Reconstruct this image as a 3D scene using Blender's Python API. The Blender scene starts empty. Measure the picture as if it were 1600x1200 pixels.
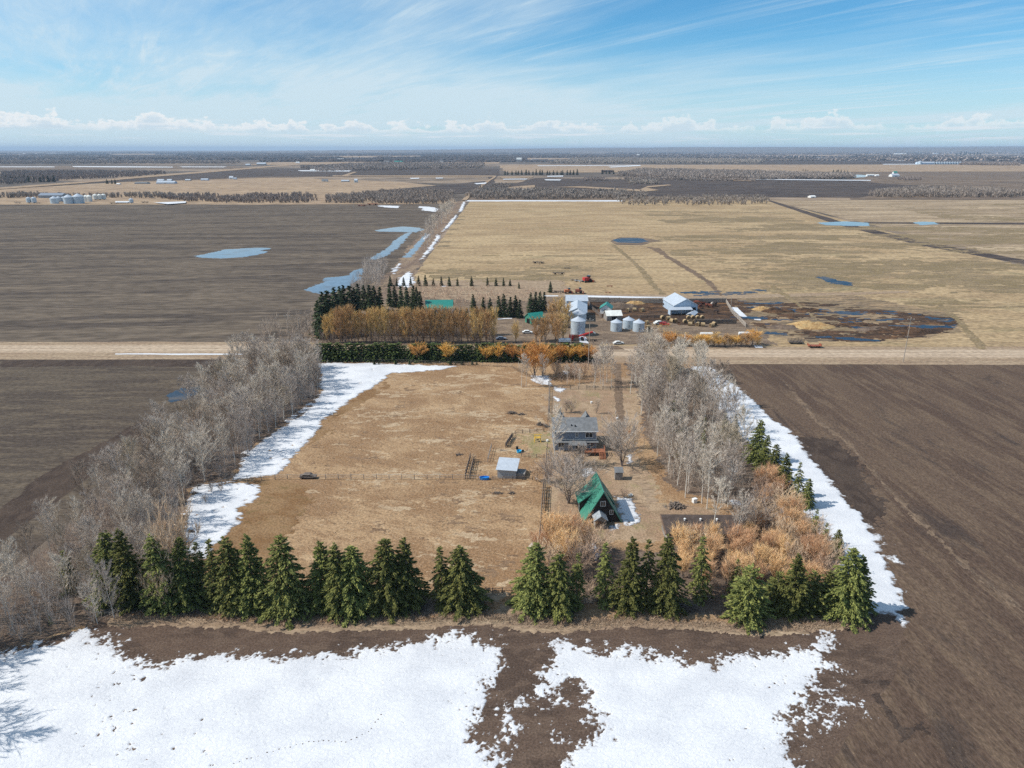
import bpy, bmesh, math, random
import numpy as np
from mathutils import Vector, Matrix
from mathutils.geometry import tessellate_polygon

# ------------------------------------------------------------------ camera, sky, sun, exposure
SC = bpy.context.scene
COL = SC.collection
F, TH, HC = 1101.0, math.radians(18.43), 70.0       # focal length in photo pixels, downward pitch, height of the drone
cam = bpy.data.cameras.new('camera'); camo = bpy.data.objects.new('camera', cam); COL.objects.link(camo)
camo.location = (0, 0, HC); camo.rotation_euler = (math.pi/2 - TH, 0, 0)
cam.sensor_width = 36; cam.lens = 36*F/1600; cam.clip_start = 1; cam.clip_end = 150000
SC.camera = camo
SUN_EL, SUN_AZ = math.radians(46), math.radians(-93)   # azimuth from +Y towards +X: the sun stands on the left
SD = Vector((math.sin(SUN_AZ)*math.cos(SUN_EL), math.cos(SUN_AZ)*math.cos(SUN_EL), math.sin(SUN_EL)))
sun = bpy.data.lights.new('sun', 'SUN'); sun.energy = 4.4; sun.angle = math.radians(0.5); sun.color = (1, .955, .88)
suno = bpy.data.objects.new('sun', sun); COL.objects.link(suno)
suno.rotation_euler = (-SD).to_track_quat('-Z', 'Y').to_euler()
SC.view_settings.view_transform = 'Standard'; SC.view_settings.look = 'None'
SC.view_settings.gamma = 1; SC.view_settings.exposure = 0.15
SC.render.engine = 'CYCLES'
SC.cycles.max_bounces = 4; SC.cycles.diffuse_bounces = 2; SC.cycles.volume_bounces = 0
SC.cycles.transparent_max_bounces = 6; SC.cycles.glossy_bounces = 2
SC.cycles.use_denoising = False

class NT:
    """small node helper"""
    def __init__(s, tree): s.t = tree; s.t.nodes.clear()
    def n(s, typ, **kw):
        nd = s.t.nodes.new(typ)
        for k, v in kw.items():
            if k.startswith('i_'):
                k = k[2:]
                nd.inputs[int(k) if k.isdigit() else k.replace('_', ' ')].default_value = v
            else: setattr(nd, k, v)
        return nd
    def l(s, a, b): s.t.links.new(a, b); return b.node
    def math(s, op, a, b=None, clamp=False):
        nd = s.n('ShaderNodeMath', operation=op, use_clamp=clamp)
        for i, v in enumerate((a, b)):
            if v is None: continue
            if isinstance(v, (int, float)): nd.inputs[i].default_value = v
            else: s.t.links.new(v, nd.inputs[i])
        return nd.outputs[0]
    def ramp(s, v, lo, hi, a=0.0, b=1.0):
        nd = s.n('ShaderNodeMapRange', interpolation_type='SMOOTHSTEP'); nd.clamp = True
        s.t.links.new(v, nd.inputs[0])
        for i, x in enumerate((lo, hi, a, b)): nd.inputs[i+1].default_value = x
        return nd.outputs[0]
    def mix(s, f, a, b):
        nd = s.n('ShaderNodeMix', data_type='RGBA')
        if isinstance(f, (int, float)): nd.inputs[0].default_value = f
        else: s.t.links.new(f, nd.inputs[0])
        for i, v in ((6, a), (7, b)):
            if isinstance(v, tuple): nd.inputs[i].default_value = (v[0], v[1], v[2], 1)
            else: s.t.links.new(v, nd.inputs[i])
        return nd.outputs[2]
    def noise(s, vec, scale, sc=(1, 1, 1), detail=4, rough=.6, off=(0, 0, 0), dist=0.0):
        mp = s.n('ShaderNodeMapping'); mp.inputs['Scale'].default_value = sc; mp.inputs['Location'].default_value = off
        s.t.links.new(vec, mp.inputs['Vector'])
        nd = s.n('ShaderNodeTexNoise', i_Scale=scale, i_Detail=detail, i_Roughness=rough, i_Distortion=dist)
        s.t.links.new(mp.outputs[0], nd.inputs['Vector'])
        return nd.outputs[0]

world = bpy.data.worlds.new('World'); SC.world = world; world.use_nodes = True
w = NT(world.node_tree)
sky = w.n('ShaderNodeTexSky', sky_type='NISHITA', sun_disc=False, sun_elevation=SUN_EL, sun_rotation=SUN_AZ, altitude=600, air_density=1.0, dust_density=.2, ozone_density=2.2)
tc = w.n('ShaderNodeTexCoord'); sep = w.n('ShaderNodeSeparateXYZ'); w.l(tc.outputs['Generated'], sep.inputs[0])
zc = w.math('MAXIMUM', sep.outputs[2], 0.012)
# cirrus on a high flat layer: direction divided by its height
lay = w.n('ShaderNodeCombineXYZ')
w.l(w.math('DIVIDE', sep.outputs[0], w.math('ADD', zc, .045)), lay.inputs[0]); w.l(w.math('DIVIDE', sep.outputs[1], w.math('ADD', zc, .045)), lay.inputs[1])
rot = w.n('ShaderNodeVectorRotate', rotation_type='Z_AXIS'); rot.inputs['Angle'].default_value = math.radians(58); w.l(lay.outputs[0], rot.inputs['Vector'])
c1 = w.noise(rot.outputs[0], .55, (.42, 1.25, 1), 10, .60, (5.3, 2.6, 0), .55)
c2 = w.noise(rot.outputs[0], .20, (.8, 1.2, 1), 4, .5, (1.1, 6.4, 0), .2)
side = w.ramp(sep.outputs[0], -.50, .55, .14, -.03)
veil = w.ramp(w.math('ADD', w.math('ADD', w.math('MULTIPLY', c1, .5), w.math('MULTIPLY', c2, .6)), side), .48, .74)
wisp = w.noise(rot.outputs[0], 1.5, (.22, 1.7, 1), 11, .66, (2.2, 3.3, 0), 1.1)
gate = w.ramp(w.noise(rot.outputs[0], .45, (.6, 1.0, 1), 3, .5, (9.1, 2.8, 0)), .38, .58)
streak = w.math('MULTIPLY', w.ramp(wisp, .45, .78, 0, .62), gate)
fine = w.math('MULTIPLY', w.ramp(w.noise(rot.outputs[0], 5.0, (.2, 1.2, 1), 8, .7, (0, 0, 0), .8), .35, .75, .75, 1.12), 1.0)
low = w.ramp(zc, .010, .15, .78, 0.0)
amt = w.math('ADD', w.math('MULTIPLY', w.math('ADD', w.math('MULTIPLY', veil, .74), streak), fine), low, True)
amt = w.math('MULTIPLY', amt, .90)
sky2 = w.n('ShaderNodeVectorMath', operation='MULTIPLY'); w.l(sky.outputs[0], sky2.inputs[0]); sky2.inputs[1].default_value = (.33, .70, .88)
body = w.mix(amt, sky2.outputs[0], (4.6, 5.55, 6.1))
# low cumulus bank seen edge-on near the horizon
az = w.math('ARCTAN2', sep.outputs[0], sep.outputs[1])
cc = w.n('ShaderNodeCombineXYZ'); w.l(az, cc.inputs[0]); w.l(sep.outputs[2], cc.inputs[1])
cum = w.noise(cc.outputs[0], 44, (1, 2.2, 1), 9, .62, (.35, 0, 0))
hump = w.noise(cc.outputs[0], 12, (1, .02, 1), 4, .62, (4.4, 0, 0))
base = .024
top = w.math('ADD', w.ramp(hump, .38, .74, .0, .022), w.ramp(az, -.62, -.30, .032, .026))
above = w.math('SUBTRACT', top, sep.outputs[2])
puff = w.math('ADD', w.math('MULTIPLY', w.math('SUBTRACT', cum, .5), .045), above)
cm = w.math('MULTIPLY', w.ramp(puff, -.001, .004), w.math('MULTIPLY', w.ramp(sep.outputs[2], .018, .026), w.ramp(hump, .30, .46)))
shade = w.ramp(puff, .002, .015)
body = w.mix(w.math('MULTIPLY', cm, w.ramp(az, -.5, .3, .85, .55)), body, w.mix(shade, (6.6, 6.65, 6.6), (4.5, 5.3, 5.9)))
# thin flat layers under the puffs
lay2 = w.noise(cc.outputs[0], 22, (.35, 7.0, 1), 7, .6, (1.3, .4, 0))
body = w.mix(w.math('MULTIPLY', w.ramp(lay2, .52, .66), w.math('MULTIPLY', w.ramp(sep.outputs[2], .004, .012), w.ramp(sep.outputs[2], .040, .026, 0, .75))), body, (5.9, 6.2, 6.4))
bg = w.n('ShaderNodeBackground', i_Strength=.13); w.l(body, bg.inputs[0]); wo = w.n('ShaderNodeOutputWorld'); w.l(bg.outputs[0], wo.inputs[0])

# ------------------------------------------------------------------ helpers
rnd = random.Random(7)
def P(px, py, z=0.0):
    """photo pixel -> point of the horizontal plane at height z"""
    x = (px-800)/F; y = -(py-600)/F
    dy, dz = math.cos(TH)+y*math.sin(TH), -math.sin(TH)+y*math.cos(TH)
    t = (z-HC)/dz
    return Vector((x*t, dy*t, z))
def tall(by, ty):
    """height of an upright thing with its foot at row by and its top at row ty"""
    return HC - P(800, by).y*math.tan(TH+math.atan((ty-600)/F))
def mpp(py):
    """metres per photo pixel at the ground of that row"""
    return (P(800, py).y*math.cos(TH)+HC*math.sin(TH))/F
def h2(ix, iy, seed):
    h = (ix.astype(np.int64)*374761393 + iy.astype(np.int64)*668265263 + seed*974711) & 0xffffffff
    h = ((h ^ (h >> 13))*1274126177) & 0xffffffff
    return ((h ^ (h >> 16)) & 0xffff)/65535.0
def vnoise(x, y, seed):
    ix, iy = np.floor(x), np.floor(y); fx, fy = x-ix, y-iy
    fx = fx*fx*(3-2*fx); fy = fy*fy*(3-2*fy)
    a, b, c, d = h2(ix, iy, seed), h2(ix+1, iy, seed), h2(ix, iy+1, seed), h2(ix+1, iy+1, seed)
    return (a+(b-a)*fx)*(1-fy)+(c+(d-c)*fx)*fy
def fbm(x, y, size, octs=5, seed=1, gain=.6):
    """noise in -1..1, size = metres of the largest feature"""
    s = np.zeros_like(x); a, tot = 1.0, 0.0
    for o in range(octs):
        k = 2.0**o/size
        s += a*(vnoise(x*k+o*17.3, y*k-o*9.1, seed+o)*2-1); tot += a; a *= gain
    return s/tot*1.6
def sdist(X, Y, poly):
    """signed distance to a polygon, positive inside"""
    d = np.full(X.shape, 1e18); ins = np.zeros(X.shape, bool)
    n = len(poly)
    for i in range(n):
        ax, ay = poly[i][0], poly[i][1]; bx, by = poly[(i+1) % n][0], poly[(i+1) % n][1]
        ex, ey = bx-ax, by-ay; L = ex*ex+ey*ey+1e-12
        t = np.clip(((X-ax)*ex+(Y-ay)*ey)/L, 0, 1)
        d = np.minimum(d, (X-ax-t*ex)**2+(Y-ay-t*ey)**2)
        if abs(ey) > 1e-12:
            c = ((ay > Y) != (by > Y)) & (X < ex*(Y-ay)/ey+ax)
            ins ^= c
    d = np.sqrt(d); return np.where(ins, d, -d)
def mesh_np(name, V, T, mat, smooth=False):
    me = bpy.data.meshes.new(name); V = np.asarray(V, np.float32); T = np.asarray(T, np.int32)
    k = T.shape[1]
    me.vertices.add(len(V)); me.vertices.foreach_set('co', V.ravel())
    me.loops.add(T.size); me.loops.foreach_set('vertex_index', T.ravel())
    me.polygons.add(len(T)); me.polygons.foreach_set('loop_start', np.arange(0, T.size, k, dtype=np.int32))
    try: me.polygons.foreach_set('loop_total', np.full(len(T), k, dtype=np.int32))
    except Exception: pass
    if smooth: me.polygons.foreach_set('use_smooth', np.ones(len(T), bool))
    me.materials.append(mat); me.update(calc_edges=True); me.validate()
    return me
def link(name, me, parent=None):
    o = bpy.data.objects.new(name, me); COL.objects.link(o)
    if parent is not None: o.parent = parent
    return o
def tag(o, label=None, cat=None, group=None, kind=None):
    if label: o['label'] = label
    if cat: o['category'] = cat
    if group: o['group'] = group
    if kind: o['kind'] = kind
    return o
def empty(name, loc, rz=0.0):
    o = bpy.data.objects.new(name, None); COL.objects.link(o); o.empty_display_size = .5
    o.location = loc; o.rotation_euler = (0, 0, rz); return o
_kids = {}
def copy_tree(o, parent=None):
    c = o.copy(); COL.objects.link(c)
    if parent is not None: c.parent = parent
    for ch in _kids.get(o.name) or list(o.children): copy_tree(ch, c)
    return c
class MB:
    """collects shapes into one mesh"""
    def __init__(s): s.v = []; s.f = []
    def add(s, vs, fs):
        b = len(s.v); s.v += [tuple(x) for x in vs]; s.f += [[b+i for i in f] for f in fs]; return s
    def box(s, x0, x1, y0, y1, z0, z1):
        return s.add([(x0, y0, z0), (x1, y0, z0), (x1, y1, z0), (x0, y1, z0), (x0, y0, z1), (x1, y0, z1), (x1, y1, z1), (x0, y1, z1)],
                     [(3, 2, 1, 0), (4, 5, 6, 7), (0, 1, 5, 4), (1, 2, 6, 5), (2, 3, 7, 6), (3, 0, 4, 7)])
    def slab(s, quad, t):
        """a plate: four corners, thickened downward along its normal"""
        q = [Vector(p) for p in quad]; n = (q[1]-q[0]).cross(q[2]-q[0]).normalized()
        if n.z < 0: q.reverse(); n = -n
        lo = [p-n*t for p in q]; k = len(q)
        return s.add(q+lo, [tuple(range(k)), tuple(range(2*k-1, k-1, -1))]+[((i+1) % k, i, k+i, k+(i+1) % k) for i in range(k)])
    def prism(s, pts, y0, y1):
        """outline in x-z pushed along y"""
        k = len(pts)
        return s.add([(x, y0, z) for x, z in pts]+[(x, y1, z) for x, z in pts], [tuple(range(k)), tuple(range(2*k-1, k-1, -1))]+[((i+1) % k, i, k+i, k+(i+1) % k) for i in range(k)])
    def lathe(s, prof, seg=20, cx=0, cy=0):
        b = len(s.v); k = len(prof)
        for r, z in prof:
            for i in range(seg):
                a = 2*math.pi*i/seg; s.v.append((cx+r*math.cos(a), cy+r*math.sin(a), z))
        for j in range(k-1):
            for i in range(seg):
                i2 = (i+1) % seg; s.f.append([b+j*seg+i, b+j*seg+i2, b+(j+1)*seg+i2, b+(j+1)*seg+i])
        return s
    def tube(s, pts, rad, sides=5):
        b = len(s.v); pts = [Vector(p) for p in pts]
        if isinstance(rad, (int, float)): rad = [rad]*len(pts)
        for i, p in enumerate(pts):
            d = (pts[min(i+1, len(pts)-1)]-pts[max(i-1, 0)]).normalized()
            u = d.cross(Vector((0, 0, 1)) if abs(d.z) < .9 else Vector((1, 0, 0))).normalized(); v = d.cross(u)
            for k in range(sides):
                a = 2*math.pi*k/sides; s.v.append(tuple(p+(u*math.cos(a)+v*math.sin(a))*rad[i]))
        for i in range(len(pts)-1):
            for k in range(sides):
                k2 = (k+1) % sides; s.f.append([b+i*sides+k, b+i*sides+k2, b+(i+1)*sides+k2, b+(i+1)*sides+k])
        s.f.append([b+k for k in range(sides)][::-1]); s.f.append([b+(len(pts)-1)*sides+k for k in range(sides)])
        return s
    def cylx(s, c, r, L, seg=16, axis='x'):
        """a lying drum"""
        b = len(s.v)
        for e in (-.5, .5):
            for i in range(seg):
                a = 2*math.pi*i/seg; o = (e*L, r*math.cos(a), r*math.sin(a)) if axis == 'x' else (r*math.cos(a), e*L, r*math.sin(a))
                s.v.append((c[0]+o[0], c[1]+o[1], c[2]+o[2]))
        for i in range(seg):
            i2 = (i+1) % seg; s.f.append([b+i, b+i2, b+seg+i2, b+seg+i])
        s.f.append([b+i for i in range(seg)][::-1]); s.f.append([b+seg+i for i in range(seg)]); return s
    def build(s, name, mat, parent=None, smooth=False):
        me = bpy.data.meshes.new(name); me.from_pydata(s.v, [], s.f); me.materials.append(mat)
        if smooth: me.polygons.foreach_set('use_smooth', [True]*len(me.polygons))
        me.update(); return link(name, me, parent)

# ------------------------------------------------------------------ materials
def new_mat(name):
    m = bpy.data.materials.new(name); m.use_nodes = True; t = NT(m.node_tree)
    b = t.n('ShaderNodeBsdfPrincipled'); o = t.n('ShaderNodeOutputMaterial'); t.l(b.outputs[0], o.inputs[0])
    return m, t, b
def finish(t, b, col, rough=.9, spec=.2, bump=None, bs=.3, bd=.1, metal=0.0):
    if isinstance(col, tuple): b.inputs['Base Color'].default_value = (*col, 1)
    else: t.l(col, b.inputs['Base Color'])
    b.inputs['Roughness'].default_value = rough; b.inputs['Specular IOR Level'].default_value = spec; b.inputs['Metallic'].default_value = metal
    if bump is not None:
        n = t.n('ShaderNodeBump', i_Strength=bs, i_Distance=bd); t.l(bump, n.inputs['Height']); t.l(n.outputs[0], b.inputs['Normal'])
def ground_mat(name, a, b_, c, fleck=None, big=(30, 30), mid=(4, 4), fine=.5, frough=.62, bd=.12, bs=.5, amt=(.42, .58), rot=0, row=None, fl=(.64, .72), flsc=(1, 1), d=None):
    """ground: colours a/b in large patches, c in medium ones, pale flecks on top; sizes in metres"""
    m, t, bs_ = new_mat(name); tcn = t.n('ShaderNodeTexCoord'); vec = tcn.outputs['Object']
    if rot:
        r = t.n('ShaderNodeVectorRotate', rotation_type='Z_AXIS'); r.inputs['Angle'].default_value = math.radians(rot); t.l(vec, r.inputs['Vector']); vec = r.outputs[0]
    nb = t.noise(vec, 1, (1/big[0], 1/big[1], 1), 5, .6, (3.3, 1.1, 0), .3)
    nm = t.noise(vec, 1, (1/mid[0], 1/mid[1], 1), 6, frough, (11.3, 7.7, 0), .4)
    nf = t.noise(vec, 1, (1/fine*flsc[0], 1/fine*flsc[1], 1), 4, .6, (1.3, 5.1, 0))
    col = t.mix(t.ramp(nb, *amt), a, b_)
    col = t.mix(t.ramp(nm, .46, .62, 0, .85), col, c)
    if d: col = t.mix(t.ramp(t.noise(vec, 1, (1.7/big[0], 1.9/big[1], 1), 6, .7, (8.3, 21.1, 0), .6), .55, .68, 0, .8), col, d)
    hv = t.math('ADD', t.math('MULTIPLY', nm, .5), t.math('MULTIPLY', nf, .6))
    col2 = t.n('ShaderNodeHueSaturation'); t.l(col, col2.inputs['Color']); t.l(t.ramp(nf, .25, .75, .62, 1.38), col2.inputs['Value']); col = col2.outputs[0]
    if row:
        wv = t.n('ShaderNodeTexWave', i_Scale=1.0/row[0]/6.2832*3.14159*2/1.0, i_Distortion=1.2, i_Detail=2.0, bands_direction=row[1]); wv.inputs['Detail Scale'].default_value = .4
        t.l(vec, wv.inputs['Vector']); col = t.mix(t.math('MULTIPLY', wv.outputs[1], row[2]), col, c); hv = t.math('ADD', hv, t.math('MULTIPLY', wv.outputs[1], .25))
    if fleck: 
        ff = t.noise(vec, 1, (2.6/fine*flsc[0], 2.6/fine*flsc[1], 1), 2, .5, (4.4, 2.2, 0))
        col = t.mix(t.math('MULTIPLY', t.ramp(ff, *fl), t.ramp(nm, .35, .6, .35, 1)), col, fleck)
    finish(t, bs_, col, .95, .12, hv, bs, bd)
    return m
def plain(name, col, rough=.7, spec=.3, var=.12, size=1.2, metal=0.0, stretch=(1, 1, 1), bd=.02, col2=None):
    m, t, b = new_mat(name); tcn = t.n('ShaderNodeTexCoord')
    n1 = t.noise(tcn.outputs['Object'], 1/size, stretch, 5, .65)
    lo = tuple(c*(1-var) for c in col); hi = tuple(min(1, c*(1+var)) for c in col) if col2 is None else col2
    finish(t, b, t.mix(t.ramp(n1, .35, .65), lo, hi), rough, spec, n1, .3, bd, metal)
    return m
def ribbed(name, col, pitch=.3, rough=.35, spec=.5, axis='X', metal=0.0, var=.08, bd=.03):
    """sheet metal / boards: ribs and a little weathering"""
    m, t, b = new_mat(name); tcn = t.n('ShaderNodeTexCoord')
    wv = t.n('ShaderNodeTexWave', i_Scale=.5/pitch*.6366, i_Distortion=0.0, bands_direction=axis); t.l(tcn.outputs['Object'], wv.inputs['Vector'])
    n1 = t.noise(tcn.outputs['Object'], .8, (1, 1, 1), 6, .7)
    c = t.mix(t.ramp(n1, .35, .7), tuple(x*(1-var) for x in col), tuple(min(1, x*(1+var)) for x in col))
    c = t.mix(t.math('MULTIPLY', t.ramp(wv.outputs[1], .0, .12, 1, 0), .35), c, tuple(x*.6 for x in col))
    finish(t, b, c, rough, spec, wv.outputs[1], .6, bd, metal)
    return m
def leafy(name, a, b_, rough=.8, ov=.25, trans=0.0):
    """foliage or twigs: each shard its own tone, each tree its own tone"""
    m, t, b = new_mat(name); g = t.n('ShaderNodeNewGeometry'); oi = t.n('ShaderNodeObjectInfo')
    c = t.mix(g.outputs['Random Per Island'], a, b_)
    h = t.n('ShaderNodeHueSaturation'); t.l(c, h.inputs['Color']); t.l(t.ramp(oi.outputs['Random'], 0, 1, 1-ov, 1+ov), h.inputs['Value'])
    t.l(t.ramp(oi.outputs['Random'], 0, 1, .49, .51), h.inputs['Hue'])
    finish(t, b, h.outputs[0], rough, .15)
    return m
def water_mat(name, col, rough=.06):
    m, t, b = new_mat(name); tcn = t.n('ShaderNodeTexCoord'); n1 = t.noise(tcn.outputs['Object'], .35, (1, .5, 1), 4, .6)
    n2 = t.noise(tcn.outputs['Object'], .09, (.6, 1.2, 1), 6, .65); finish(t, b, t.mix(t.ramp(n2, .50, .70), t.mix(t.ramp(n1, .3, .7), col, tuple(c*.7 for c in col)), (.105, .085, .07)), rough, .5, n1, .08, .03); b.inputs['IOR'].default_value = 1.33
    return m
M = {}
M['far'] = ground_mat('far_land', (.12, .095, .075), (.27, .20, .14), (.095, .080, .070), big=(1500, 520), mid=(420, 130), fine=60, bd=.5, amt=(.50, .56))
M['soil'] = ground_mat('soil_front', (.080, .055, .042), (.108, .073, .054), (.13, .090, .066), (.30, .22, .15), big=(14, 6), mid=(3, 1.5), fine=.30, bd=.10, bs=.9, fl=(.70, .78))
M['soil_dark'] = ground_mat('soil_damp', (.052, .037, .030), (.068, .049, .038), (.085, .061, .047), (.17, .125, .09), big=(10, 14), mid=(2, 4), fine=.35, bd=.10, bs=.9, fl=(.72, .8))
M['soil_right'] = ground_mat('soil_right', (.086, .057, .042), (.112, .076, .054), (.140, .097, .066), (.32, .23, .15), big=(14, 70), mid=(2.2, 16), fine=.42, bd=.10, bs=.8, fl=(.64, .76), flsc=(1.2, .42), rot=-4, d=(.055, .041, .035))
M['soil_left'] = ground_mat('soil_left', (.074, .057, .045), (.100, .078, .058), (.125, .097, .069), (.24, .19, .13), big=(70, 12), mid=(18, 2.6), fine=.6, bd=.08, bs=.8, fl=(.66, .76), flsc=(.4, 1))
M['soil_north'] = ground_mat('soil_north', (.078, .061, .049), (.122, .095, .071), (.155, .120, .087), None, big=(170, 26), mid=(60, 8), fine=3, bd=.2, bs=.6, flsc=(.35, 1), d=(.068, .053, .044), rot=-5)
M['soil_far'] = ground_mat('soil_far', (.060, .046, .041), (.080, .060, .050), (.10, .076, .06), None, big=(200, 60), mid=(60, 16), fine=8, bd=.2, flsc=(.35, 1))
M['pasture'] = ground_mat('pasture', (.245, .145, .076), (.365, .240, .135), (.250, .150, .080), (.56, .43, .29), big=(24, 15), mid=(3.4, 2.0), fine=.5, bd=.22, bs=1.0, fl=(.56, .70), d=(.49, .345, .205), rot=20, amt=(.42, .60))
M['pasture_wet'] = ground_mat('pasture_wet', (.20, .112, .052), (.265, .165, .085), (.235, .145, .075), (.36, .25, .14), big=(9, 6), mid=(2.4, 1.6), fine=.4, bd=.14, bs=1.0, d=(.15, .105, .045))
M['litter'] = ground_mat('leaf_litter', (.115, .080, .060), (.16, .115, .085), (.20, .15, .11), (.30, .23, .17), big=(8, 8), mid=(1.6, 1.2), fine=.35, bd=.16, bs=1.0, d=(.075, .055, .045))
M['yard'] = ground_mat('yard_grass', (.30, .20, .13), (.36, .26, .17), (.25, .175, .11), (.46, .36, .24), big=(9, 12), mid=(2.2, 2.2), fine=.35, bd=.10, bs=.9, d=(.24, .20, .10))
M['prairie'] = ground_mat('prairie', (.34, .24, .135), (.41, .30, .172), (.27, .19, .11), None, big=(120, 50), mid=(34, 9), fine=1.6, bd=.2, bs=.6, flsc=(.6, 1), d=(.225, .18, .10))
M['prairie_east'] = ground_mat('prairie_east', (.30, .22, .14), (.41, .31, .20), (.22, .16, .105), None, big=(170, 30), mid=(70, 9), fine=2, bd=.2, flsc=(.4, 1), d=(.20, .155, .095))
M['marsh'] = ground_mat('marsh', (.30, .21, .125), (.22, .16, .095), (.12, .092, .066), None, big=(26, 9), mid=(14, 3), fine=1, bd=.3, flsc=(.5, 1), d=(.085, .062, .05))
M['scrub'] = ground_mat('scrub_grass', (.215, .160, .085), (.265, .195, .112), (.175, .130, .080), None, big=(30, 12), mid=(8, 3), fine=1, bd=.2)
M['stubble'] = ground_mat('stubble', (.185, .13, .088), (.15, .105, .072), (.105, .075, .056), (.36, .28, .19), big=(6, 20), mid=(1.5, 5), fine=.4, bd=.08, flsc=(1, .3))
M['gravel_pale'] = ground_mat('gravel_pale', (.52, .42, .31), (.47, .37, .265), (.43, .33, .235), None, big=(60, 3), mid=(20, 1), fine=.6, bd=.03, bs=.3, flsc=(.3, 1))
M['pale_grass'] = ground_mat('pale_grass', (.385, .275, .17), (.45, .335, .215), (.30, .205, .125), (.62, .49, .34), big=(6, 4), mid=(1.6, .9), fine=.3, bd=.14, bs=1.0, fl=(.56, .70))
M['brown_grass'] = ground_mat('brown_grass', (.165, .105, .064), (.225, .145, .088), (.27, .18, .11), (.40, .29, .19), big=(5, 4), mid=(1.5, 1), fine=.3, bd=.16, bs=1.0)
M['green_grass'] = ground_mat('green_grass', (.23, .20, .09), (.30, .23, .13), (.34, .24, .14), (.42, .33, .2), big=(3, 3), mid=(1, 1), fine=.3, bd=.1)
M['gravel'] = ground_mat('gravel', (.40, .305, .215), (.44, .335, .24), (.34, .255, .18), None, big=(60, 3), mid=(30, 1.2), fine=.6, bd=.03, bs=.3, flsc=(.3, 1))
M['verge'] = ground_mat('verge', (.34, .255, .17), (.29, .205, .135), (.25, .175, .12), (.45, .36, .25), big=(40, 3), mid=(9, 1.4), fine=.7, bd=.1, flsc=(.5, 1))
M['mud'] = ground_mat('corral_mud', (.060, .038, .026), (.105, .060, .035), (.035, .025, .020), None, big=(14, 6), mid=(5, 2), fine=.8, bd=.2, bs=.9, d=(.24, .125, .055))
M['dirt'] = ground_mat('farmyard_dirt', (.17, .125, .09), (.24, .175, .12), (.12, .085, .062), (.34, .26, .18), big=(20, 8), mid=(6, 2), fine=.7, bd=.08, d=(.10, .072, .055))
M['track'] = ground_mat('track', (.155, .108, .074), (.20, .14, .095), (.12, .084, .06), None, big=(20, 8), mid=(3, 2), fine=.5, bd=.06)
M['ditch'] = ground_mat('ditch_grass', (.20, .14, .10), (.27, .195, .13), (.15, .105, .08), None, big=(8, 40), mid=(3, 12), fine=1, bd=.2)
M['tan_far'] = ground_mat('tan_far', (.33, .235, .15), (.28, .195, .13), (.37, .27, .175), None, big=(300, 60), mid=(90, 18), fine=8, bd=.2, flsc=(.4, 1))
M['brown_far'] = ground_mat('brown_far', (.155, .112, .082), (.20, .145, .10), (.12, .09, .068), None, big=(300, 50), mid=(90, 16), fine=8, bd=.2, flsc=(.4, 1))
M['straw'] = ground_mat('straw', (.42, .27, .12), (.34, .20, .085), (.5, .36, .18), None, big=(5, 3), mid=(2, 1), fine=.4, bd=.1)
def snow_mat(name='snow', thin=True):
    m, t, b = new_mat(name); v = t.n('ShaderNodeTexCoord').outputs['Object']
    n1 = t.noise(v, 1, (1/.8, 1/.45, 1), 6, .66, (0, 0, 0), .9); n2 = t.noise(v, 1, (.12, .16, 1), 4, .6); n3 = t.noise(v, 1, (1/.22, 1/.22, 1), 2, .5)
    col = t.mix(t.ramp(n2, .35, .7), (.72, .726, .74), (.61, .62, .645))
    col = t.mix(t.ramp(n3, .68, .78, 0, .55), col, (.34, .29, .25))
    if thin:
        at = t.n('ShaderNodeAttribute', attribute_name='depth'); e = t.math('ADD', at.outputs['Fac'], t.math('MULTIPLY', t.math('SUBTRACT', n1, .5), 1.3))
        col = t.mix(t.ramp(e, -.05, .42), (.20, .165, .145), col)
    finish(t, b, col, .6, .3, t.math('ADD', n1, t.math('MULTIPLY', n2, 1.5)), 1.0, .15)
    return m
M['snow'] = snow_mat(); M['snow_far'] = snow_mat('snow_far', False)
M['water_pale'] = water_mat('water_pale', (.16, .22, .28))
M['water_dark'] = water_mat('water_dark', (.012, .035, .07), .38)
M['bark'] = leafy('aspen_bark', (.58, .54, .47), (.66, .62, .55), ov=.2)
M['bark_dark'] = leafy('dark_bark', (.16, .13, .115), (.21, .17, .15), ov=.2)
M['twig'] = leafy('bare_twigs', (.43, .36, .295), (.78, .675, .57), ov=.2)
M['twig_dark'] = leafy('grey_twigs', (.34, .265, .21), (.60, .49, .40), ov=.2)
M['twig_brown'] = leafy('brown_twigs', (.30, .235, .175), (.56, .455, .35), ov=.2)
M['brush'] = leafy('brush', (.13, .10, .085), (.30, .24, .20), ov=.2)
M['twig_far'] = leafy('far_twigs', (.24, .195, .165), (.44, .365, .31), ov=.1)
M['twig_pale'] = leafy('ditch_twigs', (.20, .17, .15), (.36, .31, .27), ov=.1)
M['orange'] = leafy('willow_twigs', (.66, .38, .19), (.93, .64, .38), ov=.18)
M['orange_deep'] = leafy('willow_twigs_deep', (.66, .33, .08), (.85, .50, .17), ov=.12)
M['gold'] = leafy('willow_twigs_gold', (.44, .27, .12), (.82, .54, .24), ov=.16)
M['rust'] = leafy('rust_twigs', (.50, .35, .235), (.78, .58, .41), ov=.16)
M['spruce'] = leafy('spruce_needles', (.040, .053, .017), (.245, .245, .068), ov=.28)
M['spruce_far'] = leafy('dark_spruce', (.020, .036, .018), (.085, .110, .045), ov=.25)
M['hedge'] = leafy('hedge_needles', (.028, .050, .018), (.14, .17, .05), ov=.2)
M['drygrass'] = leafy('dry_grass', (.30, .21, .14), (.48, .37, .26), ov=.2)
M['wood'] = plain('weathered_wood', (.17, .135, .11), var=.3, size=.7, stretch=(1, 1, .2))
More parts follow.
